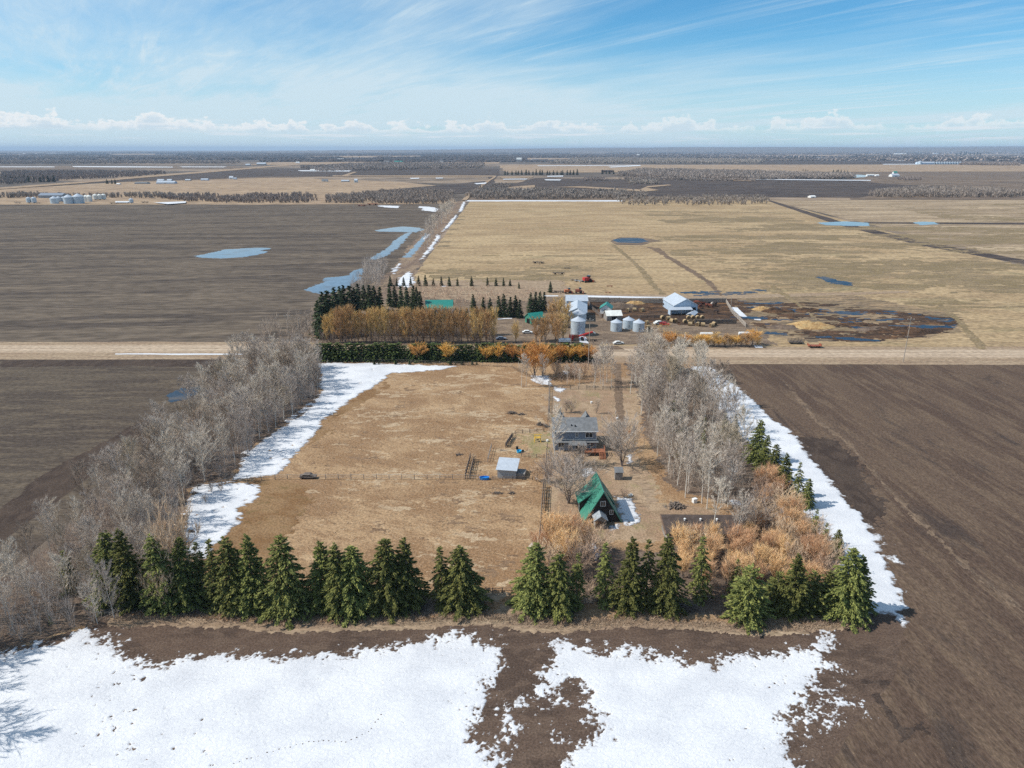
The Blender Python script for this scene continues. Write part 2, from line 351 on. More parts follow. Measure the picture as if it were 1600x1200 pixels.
M['wood_pale'] = plain('pale_wood', (.36, .31, .26), var=.2, size=.7)
M['dead'] = plain('dead_branches', (.15, .12, .10), var=.35, size=.5)
M['cedar'] = plain('cedar_stain', (.29, .115, .06), var=.25, size=.5)
M['galv'] = ribbed('galvanised', (.52, .60, .66), .35, .38, .5, 'Z', .25)
M['galv_roof'] = ribbed('galvanised_roof', (.62, .68, .72), .5, .35, .5, 'X', .15)
M['white_steel'] = ribbed('white_steel', (.78, .77, .70), .5, .4, .5, 'Z')
M['white_bin_roof'] = plain('white_bin_roof', (.78, .78, .72), .4)
M['steel_blue'] = ribbed('pale_blue_steel', (.47, .58, .70), .3, .35, .5, 'X', 0)
M['roof_pale'] = ribbed('pale_sheet_roof', (.50, .545, .60), .3, .38, .5, 'X', .1)
M['shed_wall'] = ribbed('shed_wall', (.40, .42, .43), .22, .5, .4, 'X')
M['green_roof'] = ribbed('green_steel_roof', (.050, .225, .160), .25, .42, .45, 'X', 0, .16)
M['green_deep'] = ribbed('deep_green_roof', (.02, .235, .19), .3, .42, .45, 'X', 0)
M['shingle'] = ribbed('grey_shingles', (.185, .19, .195), .28, .85, .2, 'Y', 0, .2, .02)
M['shingle_brown'] = ribbed('brown_roofing', (.085, .064, .055), .5, .85, .2, 'Y', 0, .25, .02)
M['siding'] = ribbed('blue_grey_siding', (.21, .25, .31), .2, .6, .3, 'Z', 0, .06, .012)
M['dark_wood'] = ribbed('dark_brown_boards', (.035, .026, .022), .22, .7, .3, 'X', 0, .2)
M['board_grey'] = ribbed('grey_boards', (.27, .25, .23), .2, .8, .2, 'X', 0, .25)
M['board_warm'] = ribbed('warm_boards', (.20, .13, .09), .2, .8, .2, 'X', 0, .3)
M['white'] = plain('white_paint', (.78, .78, .76), .5, .4, .05)
M['offwhite'] = plain('off_white_wall', (.62, .62, .59), .6, .3, .08)
M['grey'] = plain('grey_paint', (.30, .31, .32), .6, .3, .12)
M['glass'] = plain('window_glass', (.02, .028, .035), .08, .6, .2)
M['opening'] = plain('dark_inside', (.012, .011, .012), .9, .1, .2)
M['red'] = plain('red_paint', (.45, .035, .028), .45, .4, .25, .6)
M['rustred'] = plain('rusty_red', (.28, .085, .045), .7, .3, .35, .5)
M['orange_paint'] = plain('orange_paint', (.52, .16, .06), .5, .4, .2, .5)
M['blue_plastic'] = plain('blue_plastic', (.012, .22, .62), .35, .5, .12, .5)
M['cyan_plastic'] = plain('bright_blue_plastic', (.02, .38, .66), .35, .5, .1, .5)
M['yellow'] = plain('yellow_paint', (.68, .42, .05), .5, .4, .15, .4)
M['black'] = plain('black_rubber', (.02, .02, .02), .7, .3, .2, .3)
M['bale'] = plain('hay_bale', (.38, .275, .155), .95, .1, .25, .5)
M['bale_end'] = plain('hay_bale_end', (.12, .08, .045), .95, .1, .3, .4)
M['cow'] = plain('red_brown_hide', (.16, .05, .03), .8, .2, .25, .4)
M['cowdark'] = plain('dark_hide', (.035, .024, .02), .8, .2, .25, .4)
M['cowpale'] = plain('pale_hide', (.50, .42, .34), .8, .2, .15, .4)
M['tin'] = plain('tin_siding', (.30, .33, .35), .5, .4, .25, .5)

# ------------------------------------------------------------------ ground sheets
def px(poly, z=0.0): return [P(a, b, z) for a, b in poly]
def sheet(name, poly, z, mat, jit=.5, step=3.0, world_pts=False, label=None, seed=0):
    """a flat region of ground with a slightly irregular edge"""
    pts = poly if world_pts else px(poly)
    out = []
    n = len(pts)
    for i in range(n):
        a, b = Vector((pts[i][0], pts[i][1])), Vector((pts[(i+1) % n][0], pts[(i+1) % n][1])); L = (b-a).length
        k = max(1, min(260, int(L/step)))
        for j in range(k): out.append(a+(b-a)*(j/k))
    X = np.array([p.x for p in out]); Y = np.array([p.y for p in out])
    if jit:
        jx = fbm(X, Y, step*5, 4, 11+seed)*jit; jy = fbm(X, Y, step*5, 4, 51+seed)*jit; X = X+jx; Y = Y+jy
    vs = [Vector((x, y, 0)) for x, y in zip(X, Y)]
    tris = tessellate_polygon([vs])
    V = np.array([(v.x, v.y, z) for v in vs]); T = []
    for t in tris:
        a, b, c = (vs[i] for i in t)
        ar = (b.x-a.x)*(c.y-a.y)-(b.y-a.y)*(c.x-a.x)
        if abs(ar) > 1e-9: T.append(t if ar > 0 else (t[0], t[2], t[1]))
    o = link(name, mesh_np(name, V, np.array(T), mat)); o['kind'] = 'structure'
    if label: o['label'] = label
    return o
def patch(name, polys, z, mat, cell=.4, amp=1.0, size=4.0, thick=.12, soft=.8, octs=5, seed=3, label=None, stretch=(1, 1), world_pts=False, kind='structure', lump=0.0, amp2=0.0, k=1.0, hole=None):
    """snow or water or mud lying on the ground: a height field that dips under the ground at its ragged rim.
    polys: [(pixel polygon, cap)], cap limits how solid the cover is"""
    PL = [([tuple(q)[:2] for q in (p if world_pts else px(p))], cap) for p, cap in polys]
    xs = [q[0] for p, _ in PL for q in p]; ys = [q[1] for p, _ in PL for q in p]
    x0, x1, y0, y1 = min(xs)-2*amp, max(xs)+2*amp, min(ys)-2*amp, max(ys)+2*amp
    nx, ny = int((x1-x0)/cell)+2, int((y1-y0)/cell)+2
    X, Y = np.meshgrid(x0+np.arange(nx)*cell, y0+np.arange(ny)*cell)
    f = np.full(X.shape, -1e9)
    for p, cap in PL: f = np.maximum(f, np.minimum(sdist(X, Y, p)*k, cap))
    n = fbm(X/stretch[0], Y/stretch[1], size, octs, seed, .72)
    f = f+amp*n
    if amp2: f = f+amp2*fbm(X/stretch[0], Y/stretch[1], max(cell*3.2, .5), 3, seed+40, .8)
    if hole: f = np.where(fbm(X, Y, hole[0], 3, seed+77)*(1+.6*fbm(X, Y, 14, 2, seed+78)) > hole[1], np.minimum(f, -.2), f)
    Z = z+thick*np.clip(f/soft, -1.0, 1.0)-(.0 if thick else 0)
    if lump: Z = Z+lump*np.clip(f/3, 0, 1)*(fbm(X, Y, 2.5, 4, seed+5)+fbm(X, Y, 9, 2, seed+8))
    Z = np.where(f < 0, z-.05-thick*np.clip(-f/soft, 0, 1), np.maximum(Z, z+.004)) if thick else np.where(f < 0, z-.035, z)
    q = (f[:-1, :-1] > 0)*1+(f[1:, :-1] > 0)*1+(f[:-1, 1:] > 0)*1+(f[1:, 1:] > 0)*1
    J, I = np.nonzero(q > 0)
    a = J*nx+I; T = np.stack([a, a+1, a+nx+1, a+nx], 1)
    used, inv = np.unique(T, return_inverse=True); T = inv.reshape(T.shape)
    V = np.stack([X.ravel()[used], Y.ravel()[used], Z.ravel()[used]], 1)
    me = mesh_np(name, V, T, mat, bool(thick))
    if thick: me.attributes.new('depth', 'FLOAT', 'POINT').data.foreach_set('value', f.ravel()[used].astype(np.float32))
    o = link(name, me); o['kind'] = kind
    if label: o['label'] = label
    return o

def soft(name, poly, z, mat, amp=1.6, cell=.5, size=6.0, seed=5, k=1.0, st=(1, 1)):
    """flat ground cover with a ragged, natural edge"""
    return patch(name, [(poly, 99)], z, mat, cell, amp, size, 0.0, .8, 5, seed, None, st, amp2=amp*.5, k=k)
# one sheet to the horizon
big = MB(); big.add([(-36000, -60, 0), (36000, -60, 0), (36000, 40000, 0), (-36000, 40000, 0)], [(0, 1, 2, 3)])
g = big.build('ground', M['far']); g['kind'] = 'structure'
# hills on the skyline, higher to the right
def hills():
    nx, ny = 300, 14
    xs = np.linspace(-35000, 35000, nx); ys = np.linspace(13000, 30000, ny)
    X, Y = np.meshgrid(xs, ys)
    rise = np.clip((X+9000)/16000, 0.12, 1.0)
    Z = (fbm(X, Y, 9000, 5, 71)*.30+.62)*rise*np.sin(np.clip((Y-13000)/7000, 0, 1)*math.pi*.5)*215+fbm(X, Y, 1500, 3, 5)*6
    Z[0] = -.6; Z[:, 0] = -.6; Z[:, -1] = -.6; Z = np.maximum(Z, -.6)
    J, I = np.meshgrid(np.arange(ny-1), np.arange(nx-1), indexing='ij'); a = (J*nx+I).ravel()
    Z = np.minimum(Z, 158)
    o = link('hills', mesh_np('hills', np.stack([X.ravel(), Y.ravel(), Z.ravel()], 1), np.stack([a, a+1, a+nx+1, a+nx], 1), M['far'], True)); o['kind'] = 'structure'
hills()

S = sheet
# --- near and middle ground, each sheet a little above the one below
S('soil_field', [(-500, 1500), (2300, 1500), (2600, 860), (2100, 562), (1090, 562), (1250, 850), (1300, 900), (0, 900), (-300, 930)], .004, M['soil'], 1, 4)
S('ploughed_field', [(1350, 1500), (2600, 1500), (2900, 562), (1085, 562), (1140, 640), (1270, 800), (1420, 960), (1400, 1060), (1290, 1200)], .008, M['soil_right'], .6, 3)
S('fallow_field', [(-900, 562), (352, 560), (340, 620), (240, 700), (140, 790), (0, 900), (-200, 1040), (-1300, 1040)], .012, M['soil_left'], .6, 3)
soft('pasture', [(-230, 1035), (-60, 1030), (60, 1003), (130, 985), (190, 964), (300, 966), (450, 975), (620, 972), (760, 966), (880, 979), (1000, 970), (1170, 984), (1280, 977), (1345, 967), (1352, 930), (1300, 850), (1240, 770), (1170, 680), (1100, 590), (1085, 563), (385, 562), (345, 600), (285, 660), (210, 730), (120, 820), (20, 925), (-60, 985)], .016, M['pasture'], .7, .4)
soft('wet_grass', [(455, 715), (430, 745), (470, 752), (480, 800), (450, 850), (430, 900), (300, 910), (290, 850), (380, 750), (500, 655), (600, 590), (620, 600), (560, 640), (490, 690)], .020, M['pasture_wet'], 4, .5, 12)
patch('pale_grass', [([(540, 590), (845, 580), (845, 835), (790, 915), (640, 905), (590, 760)], -.42), ([(410, 640), (560, 600), (600, 760), (470, 890), (440, 800)], -.85)], .0182, M['pale_grass'], .3, 1.35, 4.5, 0.0, .8, 5, 511, None, (1.9, .8), amp2=.8)
patch('brown_grass', [([(470, 740), (840, 740), (790, 900), (430, 900)], -.75), ([(520, 600), (845, 590), (845, 740), (480, 740)], -.80)], .0190, M['brown_grass'], .3, 1.3, 3.5, 0.0, .8, 5, 523, None, (1.8, .8), amp2=.9)
soft('green_grass', [(812, 680), (858, 672), (858, 712), (830, 716)], .0245, M['green_grass'], 1.8, .3, 3, 15, .6)
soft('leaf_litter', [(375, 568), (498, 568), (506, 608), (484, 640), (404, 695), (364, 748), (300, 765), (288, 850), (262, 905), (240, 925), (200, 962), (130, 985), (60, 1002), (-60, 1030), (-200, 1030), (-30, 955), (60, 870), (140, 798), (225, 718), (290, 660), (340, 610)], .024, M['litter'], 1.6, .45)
soft('yard_grass', [(850, 612), (1000, 585), (1010, 600), (1000, 700), (1030, 780), (1120, 800), (1020, 850), (950, 850), (850, 838), (852, 700)], .020, M['yard'], 2.5, .5)
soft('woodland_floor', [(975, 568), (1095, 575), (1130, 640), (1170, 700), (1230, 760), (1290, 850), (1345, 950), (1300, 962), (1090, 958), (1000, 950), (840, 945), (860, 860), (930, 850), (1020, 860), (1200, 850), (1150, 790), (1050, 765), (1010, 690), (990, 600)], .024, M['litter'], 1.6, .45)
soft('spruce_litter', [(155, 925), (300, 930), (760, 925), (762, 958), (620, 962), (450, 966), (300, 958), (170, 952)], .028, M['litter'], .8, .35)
soft('drive', [(958, 568), (971, 568), (974, 620), (977, 660), (983, 685), (975, 690), (966, 670), (962, 650), (960, 610)], .028, M['track'], .45, .3, 3)
soft('drive', [(985, 690), (1000, 735), (1030, 785), (1015, 800), (985, 745), (975, 700)], .026, M['verge'], 1.6, .4, 5)
S('footpath', [(930, 715), (937, 715), (946, 745), (965, 745), (1000, 760), (1005, 775), (960, 760), (938, 760)], .030, M['yard'], .4, 1.5)
soft('stubble_line', [(1228, 600), (1240, 608), (1278, 655), (1328, 690), (1386, 757), (1428, 801), (1512, 880), (1620, 969), (1620, 978), (1506, 886), (1421, 805), (1380, 761), (1322, 693), (1270, 658)], .012, M['stubble'], .75, .3, 2.2, 6)
soft('damp_soil', [(1245, 685), (1300, 688), (1355, 735), (1385, 795), (1365, 840), (1330, 800), (1290, 760), (1255, 715)], .012, M['soil_dark'], 2.2, .4, 8, 8, .6)
soft('damp_soil', [(-60, 840), (60, 745), (180, 680), (240, 645), (262, 655), (200, 700), (80, 790), (-60, 900)], .016, M['soil_dark'], .8, .5, 8, 9)
soft('damp_soil', [(0, 562), (345, 560), (340, 575), (200, 572), (0, 574)], .016, M['soil_dark'], 1.2, .6, 8, 10)
for k_, q_ in enumerate(([(1395, 1135), (1450, 1138), (1448, 1142), (1396, 1140)], [(1400, 1158), (1440, 1128), (1444, 1130), (1408, 1162)], [(1360, 1085), (1372, 1083), (1420, 1150), (1412, 1155)], [(1345, 1062), (1390, 1064), (1388, 1070), (1346, 1068)], [(1450, 1148), (1430, 1132), (1434, 1130), (1456, 1146)])): soft('wheel_mark', q_, .020+.004*k_, M['soil_dark'], .25, .12, 1.0, 11)
soft('dry_verge', [(170, 962), (300, 964), (450, 973), (620, 970), (760, 962), (800, 925), (760, 922), (750, 940), (840, 950), (880, 970), (1000, 965), (1170, 976), (1280, 972), (1350, 962), (1360, 972), (1290, 984), (1170, 992), (1000, 978), (880, 990), (760, 976), (620, 984), (450, 987), (300, 978), (170, 975)], .030, M['verge'], .8, .25, 3, 12)
# --- township road
S('verge', [(-1200, 535), (500, 534), (1000, 536), (1180, 541), (2900, 541), (2900, 572), (1088, 569), (900, 566), (400, 562), (-1200, 562)], .032, M['verge'], .5, 4)
S('road', [(-1200, 540), (400, 539), (700, 541), (1085, 546), (2900, 548), (2900, 562), (1085, 558), (700, 552), (400, 551), (-1200, 552)], .036, M['gravel'], .25, 6)
for y0_, y1_ in ((541.6, 542.6), (546.0, 547.2)): S('wheel_track', [(-1200, y0_+1.6), (400, y0_), (700, y0_+2.4), (1085, y0_+6.2), (2900, y0_+8.6), (2900, y1_+8.6), (1085, y1_+6.2), (700, y1_+2.4), (400, y1_), (-1200, y1_+1.6)], .042, M['gravel_pale'], .3, 5)
S('farm_lane', [(925, 548), (945, 540), (950, 522), (930, 500), (918, 484), (930, 482), (948, 500), (962, 520), (985, 530), (990, 535), (965, 541), (985, 549)], .040, M['track'], .4, 2)
# --- north side
S('north_field', [(-1600, 534), (430, 533), (500, 480), (560, 460), (620, 430), (660, 385), (700, 345), (712, 322), (600, 319), (300, 321), (-900, 321)], .05, M['soil_north'], 2, 8)
S('prairie', [(640, 440), (735, 313), (1200, 313), (1900, 495), (2500, 540), (1180, 542), (1000, 540), (480, 538), (500, 500)], .05, M['prairie'], 1, 8)
S('hay_field', [(1200, 313), (1700, 312), (2600, 312), (2900, 520), (2400, 560), (1900, 500), (1600, 408)], .06, M['prairie_east'], 1, 8)
soft('roadside_strip', [(600, 470), (560, 470), (610, 425), (650, 375), (695, 330), (716, 315), (732, 313), (700, 350), (665, 400), (640, 445)], .074, M['ditch'], 4, 1.0, 16)
S('muddy_track', [(1196, 313), (1204, 313), (1330, 351), (1450, 379), (1605, 407), (1700, 425), (1700, 431), (1590, 411), (1440, 384), (1310, 352)], .08, M['soil_far'], .8, 6)
S('field_trail', [(1350, 347), (1600, 348), (1800, 349), (1800, 351), (1600, 351), (1350, 349.5)], .078, M['soil_far'], .4, 12)
soft('farmyard', [(480, 537), (500, 470), (560, 455), (640, 442), (860, 460), (1180, 468), (1205, 500), (1200, 537), (1180, 541), (900, 538)], .07, M['dirt'], 4, 1.0, 16)
soft('grass_lot', [(640, 438), (880, 438), (890, 462), (830, 470), (700, 468), (640, 462)], .085, M['verge'], 4, 1.0, 16)
soft('corral_mud', [(912, 468), (1140, 468), (1170, 500), (1085, 508), (1030, 505), (1010, 508), (985, 500), (940, 495), (920, 485)], .09, M['mud'], 4, 1.0, 16)
soft('marsh_grass', [(1130, 470), (1200, 466), (1330, 462), (1480, 488), (1500, 510), (1420, 530), (1250, 534), (1190, 520), (1160, 495)], .087, M['marsh'], 4, 1.0, 16)
S('farm_lane', [(880, 460), (1140, 461), (1420, 455), (1420, 458), (1140, 467), (960, 466), (880, 463)], .103, M['verge'], .4, 5)
soft('bare_track', [(955, 382), (960, 382), (1005, 420), (1025, 447), (1040, 462), (1034, 462), (1012, 440), (990, 412)], .1, M['scrub' if 'brown_far' == 'brown_far' else 'track'], 1.0, .6, 5)
soft('bare_track', [(1010, 386), (1030, 388), (1045, 400), (1090, 427), (1110, 440), (1128, 462), (1125, 462), (1105, 442), (1080, 426), (1040, 402), (1020, 390)], .104, M['scrub' if 'soil_far' == 'brown_far' else 'track'], 1.0, .6, 5)
soft('bare_track', [(1208, 445), (1225, 458), (1250, 475), (1278, 500), (1274, 500), (1245, 476), (1220, 460), (1206, 447)], .128, M['scrub' if 'brown_far' == 'brown_far' else 'track'], 1.0, .6, 5)
for i, q in enumerate([[(1540, 545), (1500, 500), (1470, 478), (1466, 479), (1494, 502), (1530, 545)]]): soft('bare_track', q, .12, M['scrub' if 'brown_far' == 'brown_far' else 'track'], 1.0, .6, 5)

# --- snow
patch('snow', [([(-160, 1052), (0, 1024), (60, 1006), (128, 986), (178, 995), (190, 1022), (230, 1030), (300, 1028), (360, 1030), (460, 1024), (505, 1010), (560, 1017), (650, 1000), (700, 985), (755, 973), (766, 1000), (780, 1030), (778, 1060), (750, 1100), (755, 1140), (778, 1180), (790, 1290), (-260, 1330)], 2.2),
    ([(868, 1004), (910, 1002), (950, 1018), (1080, 1020), (1110, 1035), (1150, 1022), (1200, 1016), (1270, 1018), (1292, 1040), (1285, 1075), (1250, 1095), (1230, 1130), (1240, 1200), (1200, 1290), (900, 1290), (885, 1190), (925, 1150), (910, 1110), (905, 1080), (850, 1060), (835, 1040), (870, 1025)], 2.1),
    ([(740, 1060), (870, 1010), (920, 1090), (925, 1160), (890, 1290), (780, 1290)], -.52),
    ([(1270, 1050), (1335, 1060), (1348, 1112), (1260, 1130), (1240, 1200), (1320, 1290), (1180, 1290)], -.40),
    ([(1070, 1040), (1140, 1020), (1160, 1040), (1080, 1050)], .2), ([(1278, 998), (1290, 996), (1292, 1004), (1280, 1012)], .1)],
    .02, M['snow'], .15, 1.2, 4.2, .07, .6, 6, 3, 'thin granular snow over the front field', amp2=.62, k=.42, hole=(.8, 1.16))
patch('snow', [([(497, 568), (560, 567), (722, 572), (690, 578), (612, 583), (590, 600), (545, 627), (507, 655), (482, 690), (455, 717), (432, 743), (366, 749), (382, 705), (407, 692), (440, 667), (482, 640), (502, 612)], 3),
    ([(310, 757), (345, 754), (409, 757), (405, 775), (380, 792), (374, 818), (345, 845), (325, 880), (285, 865), (290, 820), (286, 792)], 3), ([(445, 655), (470, 640), (490, 625), (478, 645), (450, 665)], .2)],
    .04, M['snow'], .3, .8, 2.6, .12, .6, 5, 9, 'snow drift along the pasture edge by the aspens', (1.7, .8), amp2=.5, k=.7, hole=(1.6, 1.02))
patch('snow', [([(1080, 572), (1098, 600), (1125, 640), (1165, 690), (1215, 745), (1256, 800), (1296, 860), (1330, 915), (1345, 958), (1400, 962), (1413, 948), (1412, 925), (1384, 882), (1370, 850), (1345, 805), (1300, 757), (1273, 722), (1245, 682), (1200, 647), (1163, 612), (1110, 573)], 3),
    ([(1360, 816), (1398, 845), (1372, 848), (1350, 820)], -.1), ([(1400, 958), (1412, 965), (1418, 985), (1405, 975)], .1), ([(1380, 882), (1390, 880), (1410, 880), (1395, 870)], -.2)],
    .04, M['snow'], .3, .65, 2.4, .14, .6, 5, 14, 'snow drift along the edge of the ploughed field', (1.3, 1), amp2=.45, k=.7)
def spot(polys, seed, label, amp=.35, thick=.10, cell=.22, z=.04): patch('snow', [(p, 2) for p in polys], z, M['snow'], cell, amp, 1.8, thick, .4, 5, seed, label, amp2=amp*.9, k=.6)
spot([[(828, 587), (858, 587), (862, 603), (842, 600), (830, 595)], [(864, 604), (885, 607), (876, 614), (866, 610)], [(880, 580), (889, 581), (887, 586), (881, 585)], [(866, 620), (875, 624), (873, 627), (866, 624)]], 21, 'melting snow patches behind the grey house')
spot([[(906, 735), (925, 730), (930, 738), (917, 746), (910, 742)]], 22, 'snow patch behind the green cabin')
spot([[(962, 776), (985, 778), (992, 792), (1000, 805), (998, 816), (974, 822), (966, 800)]], 23, 'snow bank beside the green cabin', .5, .16)
spot([[(950, 822), (966, 820), (968, 827), (955, 829)], [(918, 850), (930, 848), (938, 862), (934, 878), (925, 874)]], 24, 'small snow patches below the cabin')
spot([[(978, 710), (987, 708), (988, 722), (982, 727)], [(1138, 780), (1155, 782), (1160, 790), (1140, 788)], [(1135, 730), (1152, 731), (1150, 737), (1138, 736)], [(1195, 870), (1204, 871), (1200, 877)]], 25, 'snow remnants in the right woods')
spot([[(622, 438), (640, 424), (645, 436), (648, 442), (640, 450), (622, 448)], [(612, 425), (624, 411), (626, 413), (616, 428)], [(656, 406), (672, 385), (684, 367), (688, 368), (676, 388), (662, 404)], [(690, 362), (700, 350), (712, 336), (714, 338), (706, 350), (694, 360)], [(716, 332), (724, 315), (727, 316), (722, 330)], [(662, 372), (671, 364), (672, 366), (664, 376)]], 26, 'snow along the north roadside ditch', 1.0, .2, .8, .08)
patch('snow_strip', [([(728, 312.6), (972, 312.2), (972, 314.6), (728, 314.6)], 99)], .14, M['snow_far'], 1.6, 4.0, 22, 0.0, .8, 5, 418, None, (3.5, 1), amp2=2.5)
patch('snow_strip', [([(1160, 310.2), (1200, 310.6), (1196, 312), (1165, 312)], 99)], .14, M['snow_far'], 1.6, 4.0, 22, 0.0, .8, 5, 419, None, (3.5, 1), amp2=2.5)
patch('snow_strip', [([(1380, 308.4), (1600, 308.2), (1600, 310.3), (1480, 311.4), (1440, 311.6), (1375, 309.8)], 99)], .14, M['snow_far'], 1.6, 4.0, 22, 0.0, .8, 5, 420, None, (3.5, 1), amp2=2.5)
patch('snow_strip', [([(592, 321.6), (625, 322), (622, 325.4), (600, 324)], 99)], .14, M['snow_far'], 1.6, 4.0, 22, 0.0, .8, 5, 421, None, (3.5, 1), amp2=2.5)
patch('snow_strip', [([(655, 322.5), (680, 324), (682, 331), (665, 329)], 99)], .14, M['snow_far'], 1.6, 4.0, 22, 0.0, .8, 5, 422, None, (3.5, 1), amp2=2.5)
patch('snow_strip', [([(432, 317), (455, 316.5), (452, 319), (436, 319)], 99)], .14, M['snow_far'], 1.6, 4.0, 22, 0.0, .8, 5, 423, None, (3.5, 1), amp2=2.5)
S('snow_strip', [(880, 461.2), (985, 463.6), (1040, 464.5), (1040, 465.6), (950, 466.2), (895, 465)], .15, M['snow_far'], .3, 3)
S('snow_strip', [(1140, 480), (1152, 481), (1168, 497), (1156, 495)], .15, M['snow_far'], .4, 2)
S('snow_strip', [(1175, 497), (1190, 498), (1188, 501), (1178, 500)], .15, M['snow_far'], .4, 2)
S('snow_strip', [(180, 552.6), (295, 552.4), (400, 553), (400, 554.4), (300, 554.6), (180, 554)], .06, M['snow_far'], .3, 2)
S('snow_strip', [(905, 523), (915, 527), (920, 537), (905, 535)], .15, M['snow_far'], .3, 2)
S('snow_strip', [(1177, 540), (1190, 541), (1192, 544), (1180, 544)], .15, M['snow_far'], .3, 2)
for q in ([(625, 496.5), (648, 496), (648, 497.5), (626, 498)], [(776, 498), (800, 497), (800, 498.4), (778, 499.4)], [(690, 447), (700, 446.5), (700, 448), (690, 448.5)], [(848, 462), (872, 462), (872, 463.3), (850, 463.5)]): S('snow_strip', q, .15, M['snow_far'], .3, 3)
# --- water
def W(nm, q, z=.10, m='water_pale', j=1.2, st=5, lb=None): return patch(nm, [(q, 99)], z, M[m], 1.0 if m == 'water_pale' else .6, j*1.3, 9, 0.0, .8, 5, int(q[0][0]), lb, (1.6, .8), amp2=j*.6)
W('pond', [(306, 400), (330, 396), (352, 390), (400, 387), (422, 388), (408, 392), (418, 394), (385, 401), (345, 404), (318, 403)], lb='pale pond in the dark north field')
W('pond', [(478, 453), (492, 446), (508, 441), (506, 434), (525, 433), (545, 430), (558, 422), (566, 420), (562, 436), (548, 445), (520, 458), (500, 459)], lb='blue pond by the roadside poplars')
W('stream', [(578, 405), (590, 398), (606, 388), (618, 376), (632, 366), (642, 363), (634, 372), (622, 386), (604, 399), (586, 406)], lb='meltwater channel in the north field')
W('pond', [(588, 360), (610, 356), (630, 354), (655, 356), (662, 359), (650, 363), (620, 362), (592, 362)], lb='pale pond at the field corner')
W('stream', [(632, 402), (650, 384), (666, 365), (668, 367), (655, 385), (640, 402)], .11, lb='ditch water beside the grass road')
W('pond', [(958, 375), (970, 372), (1000, 372), (1014, 377), (995, 380), (965, 379)], .10, 'water_dark', lb='dark blue dugout pond in the prairie')
S('mud_rim', [(953, 377), (968, 371), (1002, 371), (1040, 377), (1018, 379), (1000, 384), (962, 383)], .085, M['brown_far'], 2, 5)
W('pond', [(1275, 348), (1320, 346), (1356, 348), (1358, 353), (1330, 353), (1290, 352)], lb='pale pond crossed by the muddy track')
W('pond', [(1424, 348), (1440, 346.5), (1460, 347), (1465, 350), (1440, 351.6)], lb='small pond on the far trail')
W('pond', [(1275, 433), (1288, 432), (1310, 438), (1332, 442), (1325, 446), (1300, 443)], .12, 'water_dark', 2, 2, lb='narrow dark slough on the prairie')
for q_, sd_ in (([(1070, 458), (1110, 454), (1190, 450), (1215, 455), (1150, 461), (1090, 462)], 1), ([(1160, 470), (1240, 474), (1330, 482), (1480, 494), (1490, 512), (1440, 514), (1310, 498), (1220, 488), (1165, 480)], 2), ([(1200, 521), (1270, 527), (1370, 533), (1358, 527), (1300, 522), (1210, 517)], 3), ([(1150, 496), (1240, 497), (1245, 504), (1200, 508)], 4), ([(1320, 505), (1420, 498), (1440, 512), (1340, 516)], 5)):
    patch('marsh_water', [(q_, -1.05 if sd_ != 3 else -.3)], .14+.006*sd_, M['water_dark'], .7, 2.2, 11, 0.0, .8, 5, 300+sd_, None, (2.2, .7), amp2=1.2)
for q_, sd_ in (([(1140, 466), (1200, 470), (1330, 478), (1500, 500), (1480, 520), (1360, 533), (1250, 528), (1180, 508)], 1), ([(940, 470), (1130, 474), (1150, 500), (1010, 505)], 2)):
    patch('churned_mud', [(q_, .15)], .105+.006*sd_, M['mud'], .8, 2.6, 10, 0.0, .8, 5, 320+sd_, None, (1.8, .7), amp2=1.2)
for q_, sd_ in (([(1020, 360), (1200, 345), (1700, 360), (1800, 450), (1480, 480), (1180, 440), (1080, 420)], 1), ([(1180, 400), (1600, 400), (1700, 470), (1500, 500), (1200, 455)], 2), ([(660, 420), (760, 400), (1000, 400), (1050, 440), (700, 440)], 3), ([(1380, 320), (1700, 318), (1900, 350), (1500, 345)], 4), ([(1000, 330), (1180, 325), (1250, 345), (1050, 350)], 5)):
    patch('scrub_grass', [(q_, -1.2 if sd_ not in (3, 5) else -1.9)], .09+.0012*sd_, M['scrub'], 1.6, 6, 30, 0.0, .8, 6, 340+sd_, None, (3.0, 1.0), amp2=2.0)
W('puddle', [(262, 618), (285, 608), (305, 605), (310, 612), (290, 624), (268, 628)], .06, 'water_dark', .6, 2, lb='dark puddle between the fallow field and aspens')
S('pond', [(1335, 273), (1360, 274), (1352, 277), (1332, 278)], .5, M['water_pale'], 3, 12)
W('pond', [(1550, 303), (1580, 303.5), (1575, 306), (1555, 306)], .2, 'water_pale', 3, 8)
soft('meadow_rim', [(1150, 470), (1240, 474), (1300, 482), (1380, 496), (1480, 506), (1500, 518), (1350, 532), (1330, 516), (1240, 508), (1180, 494)], .099, M['marsh'], 4, 1.0, 16)
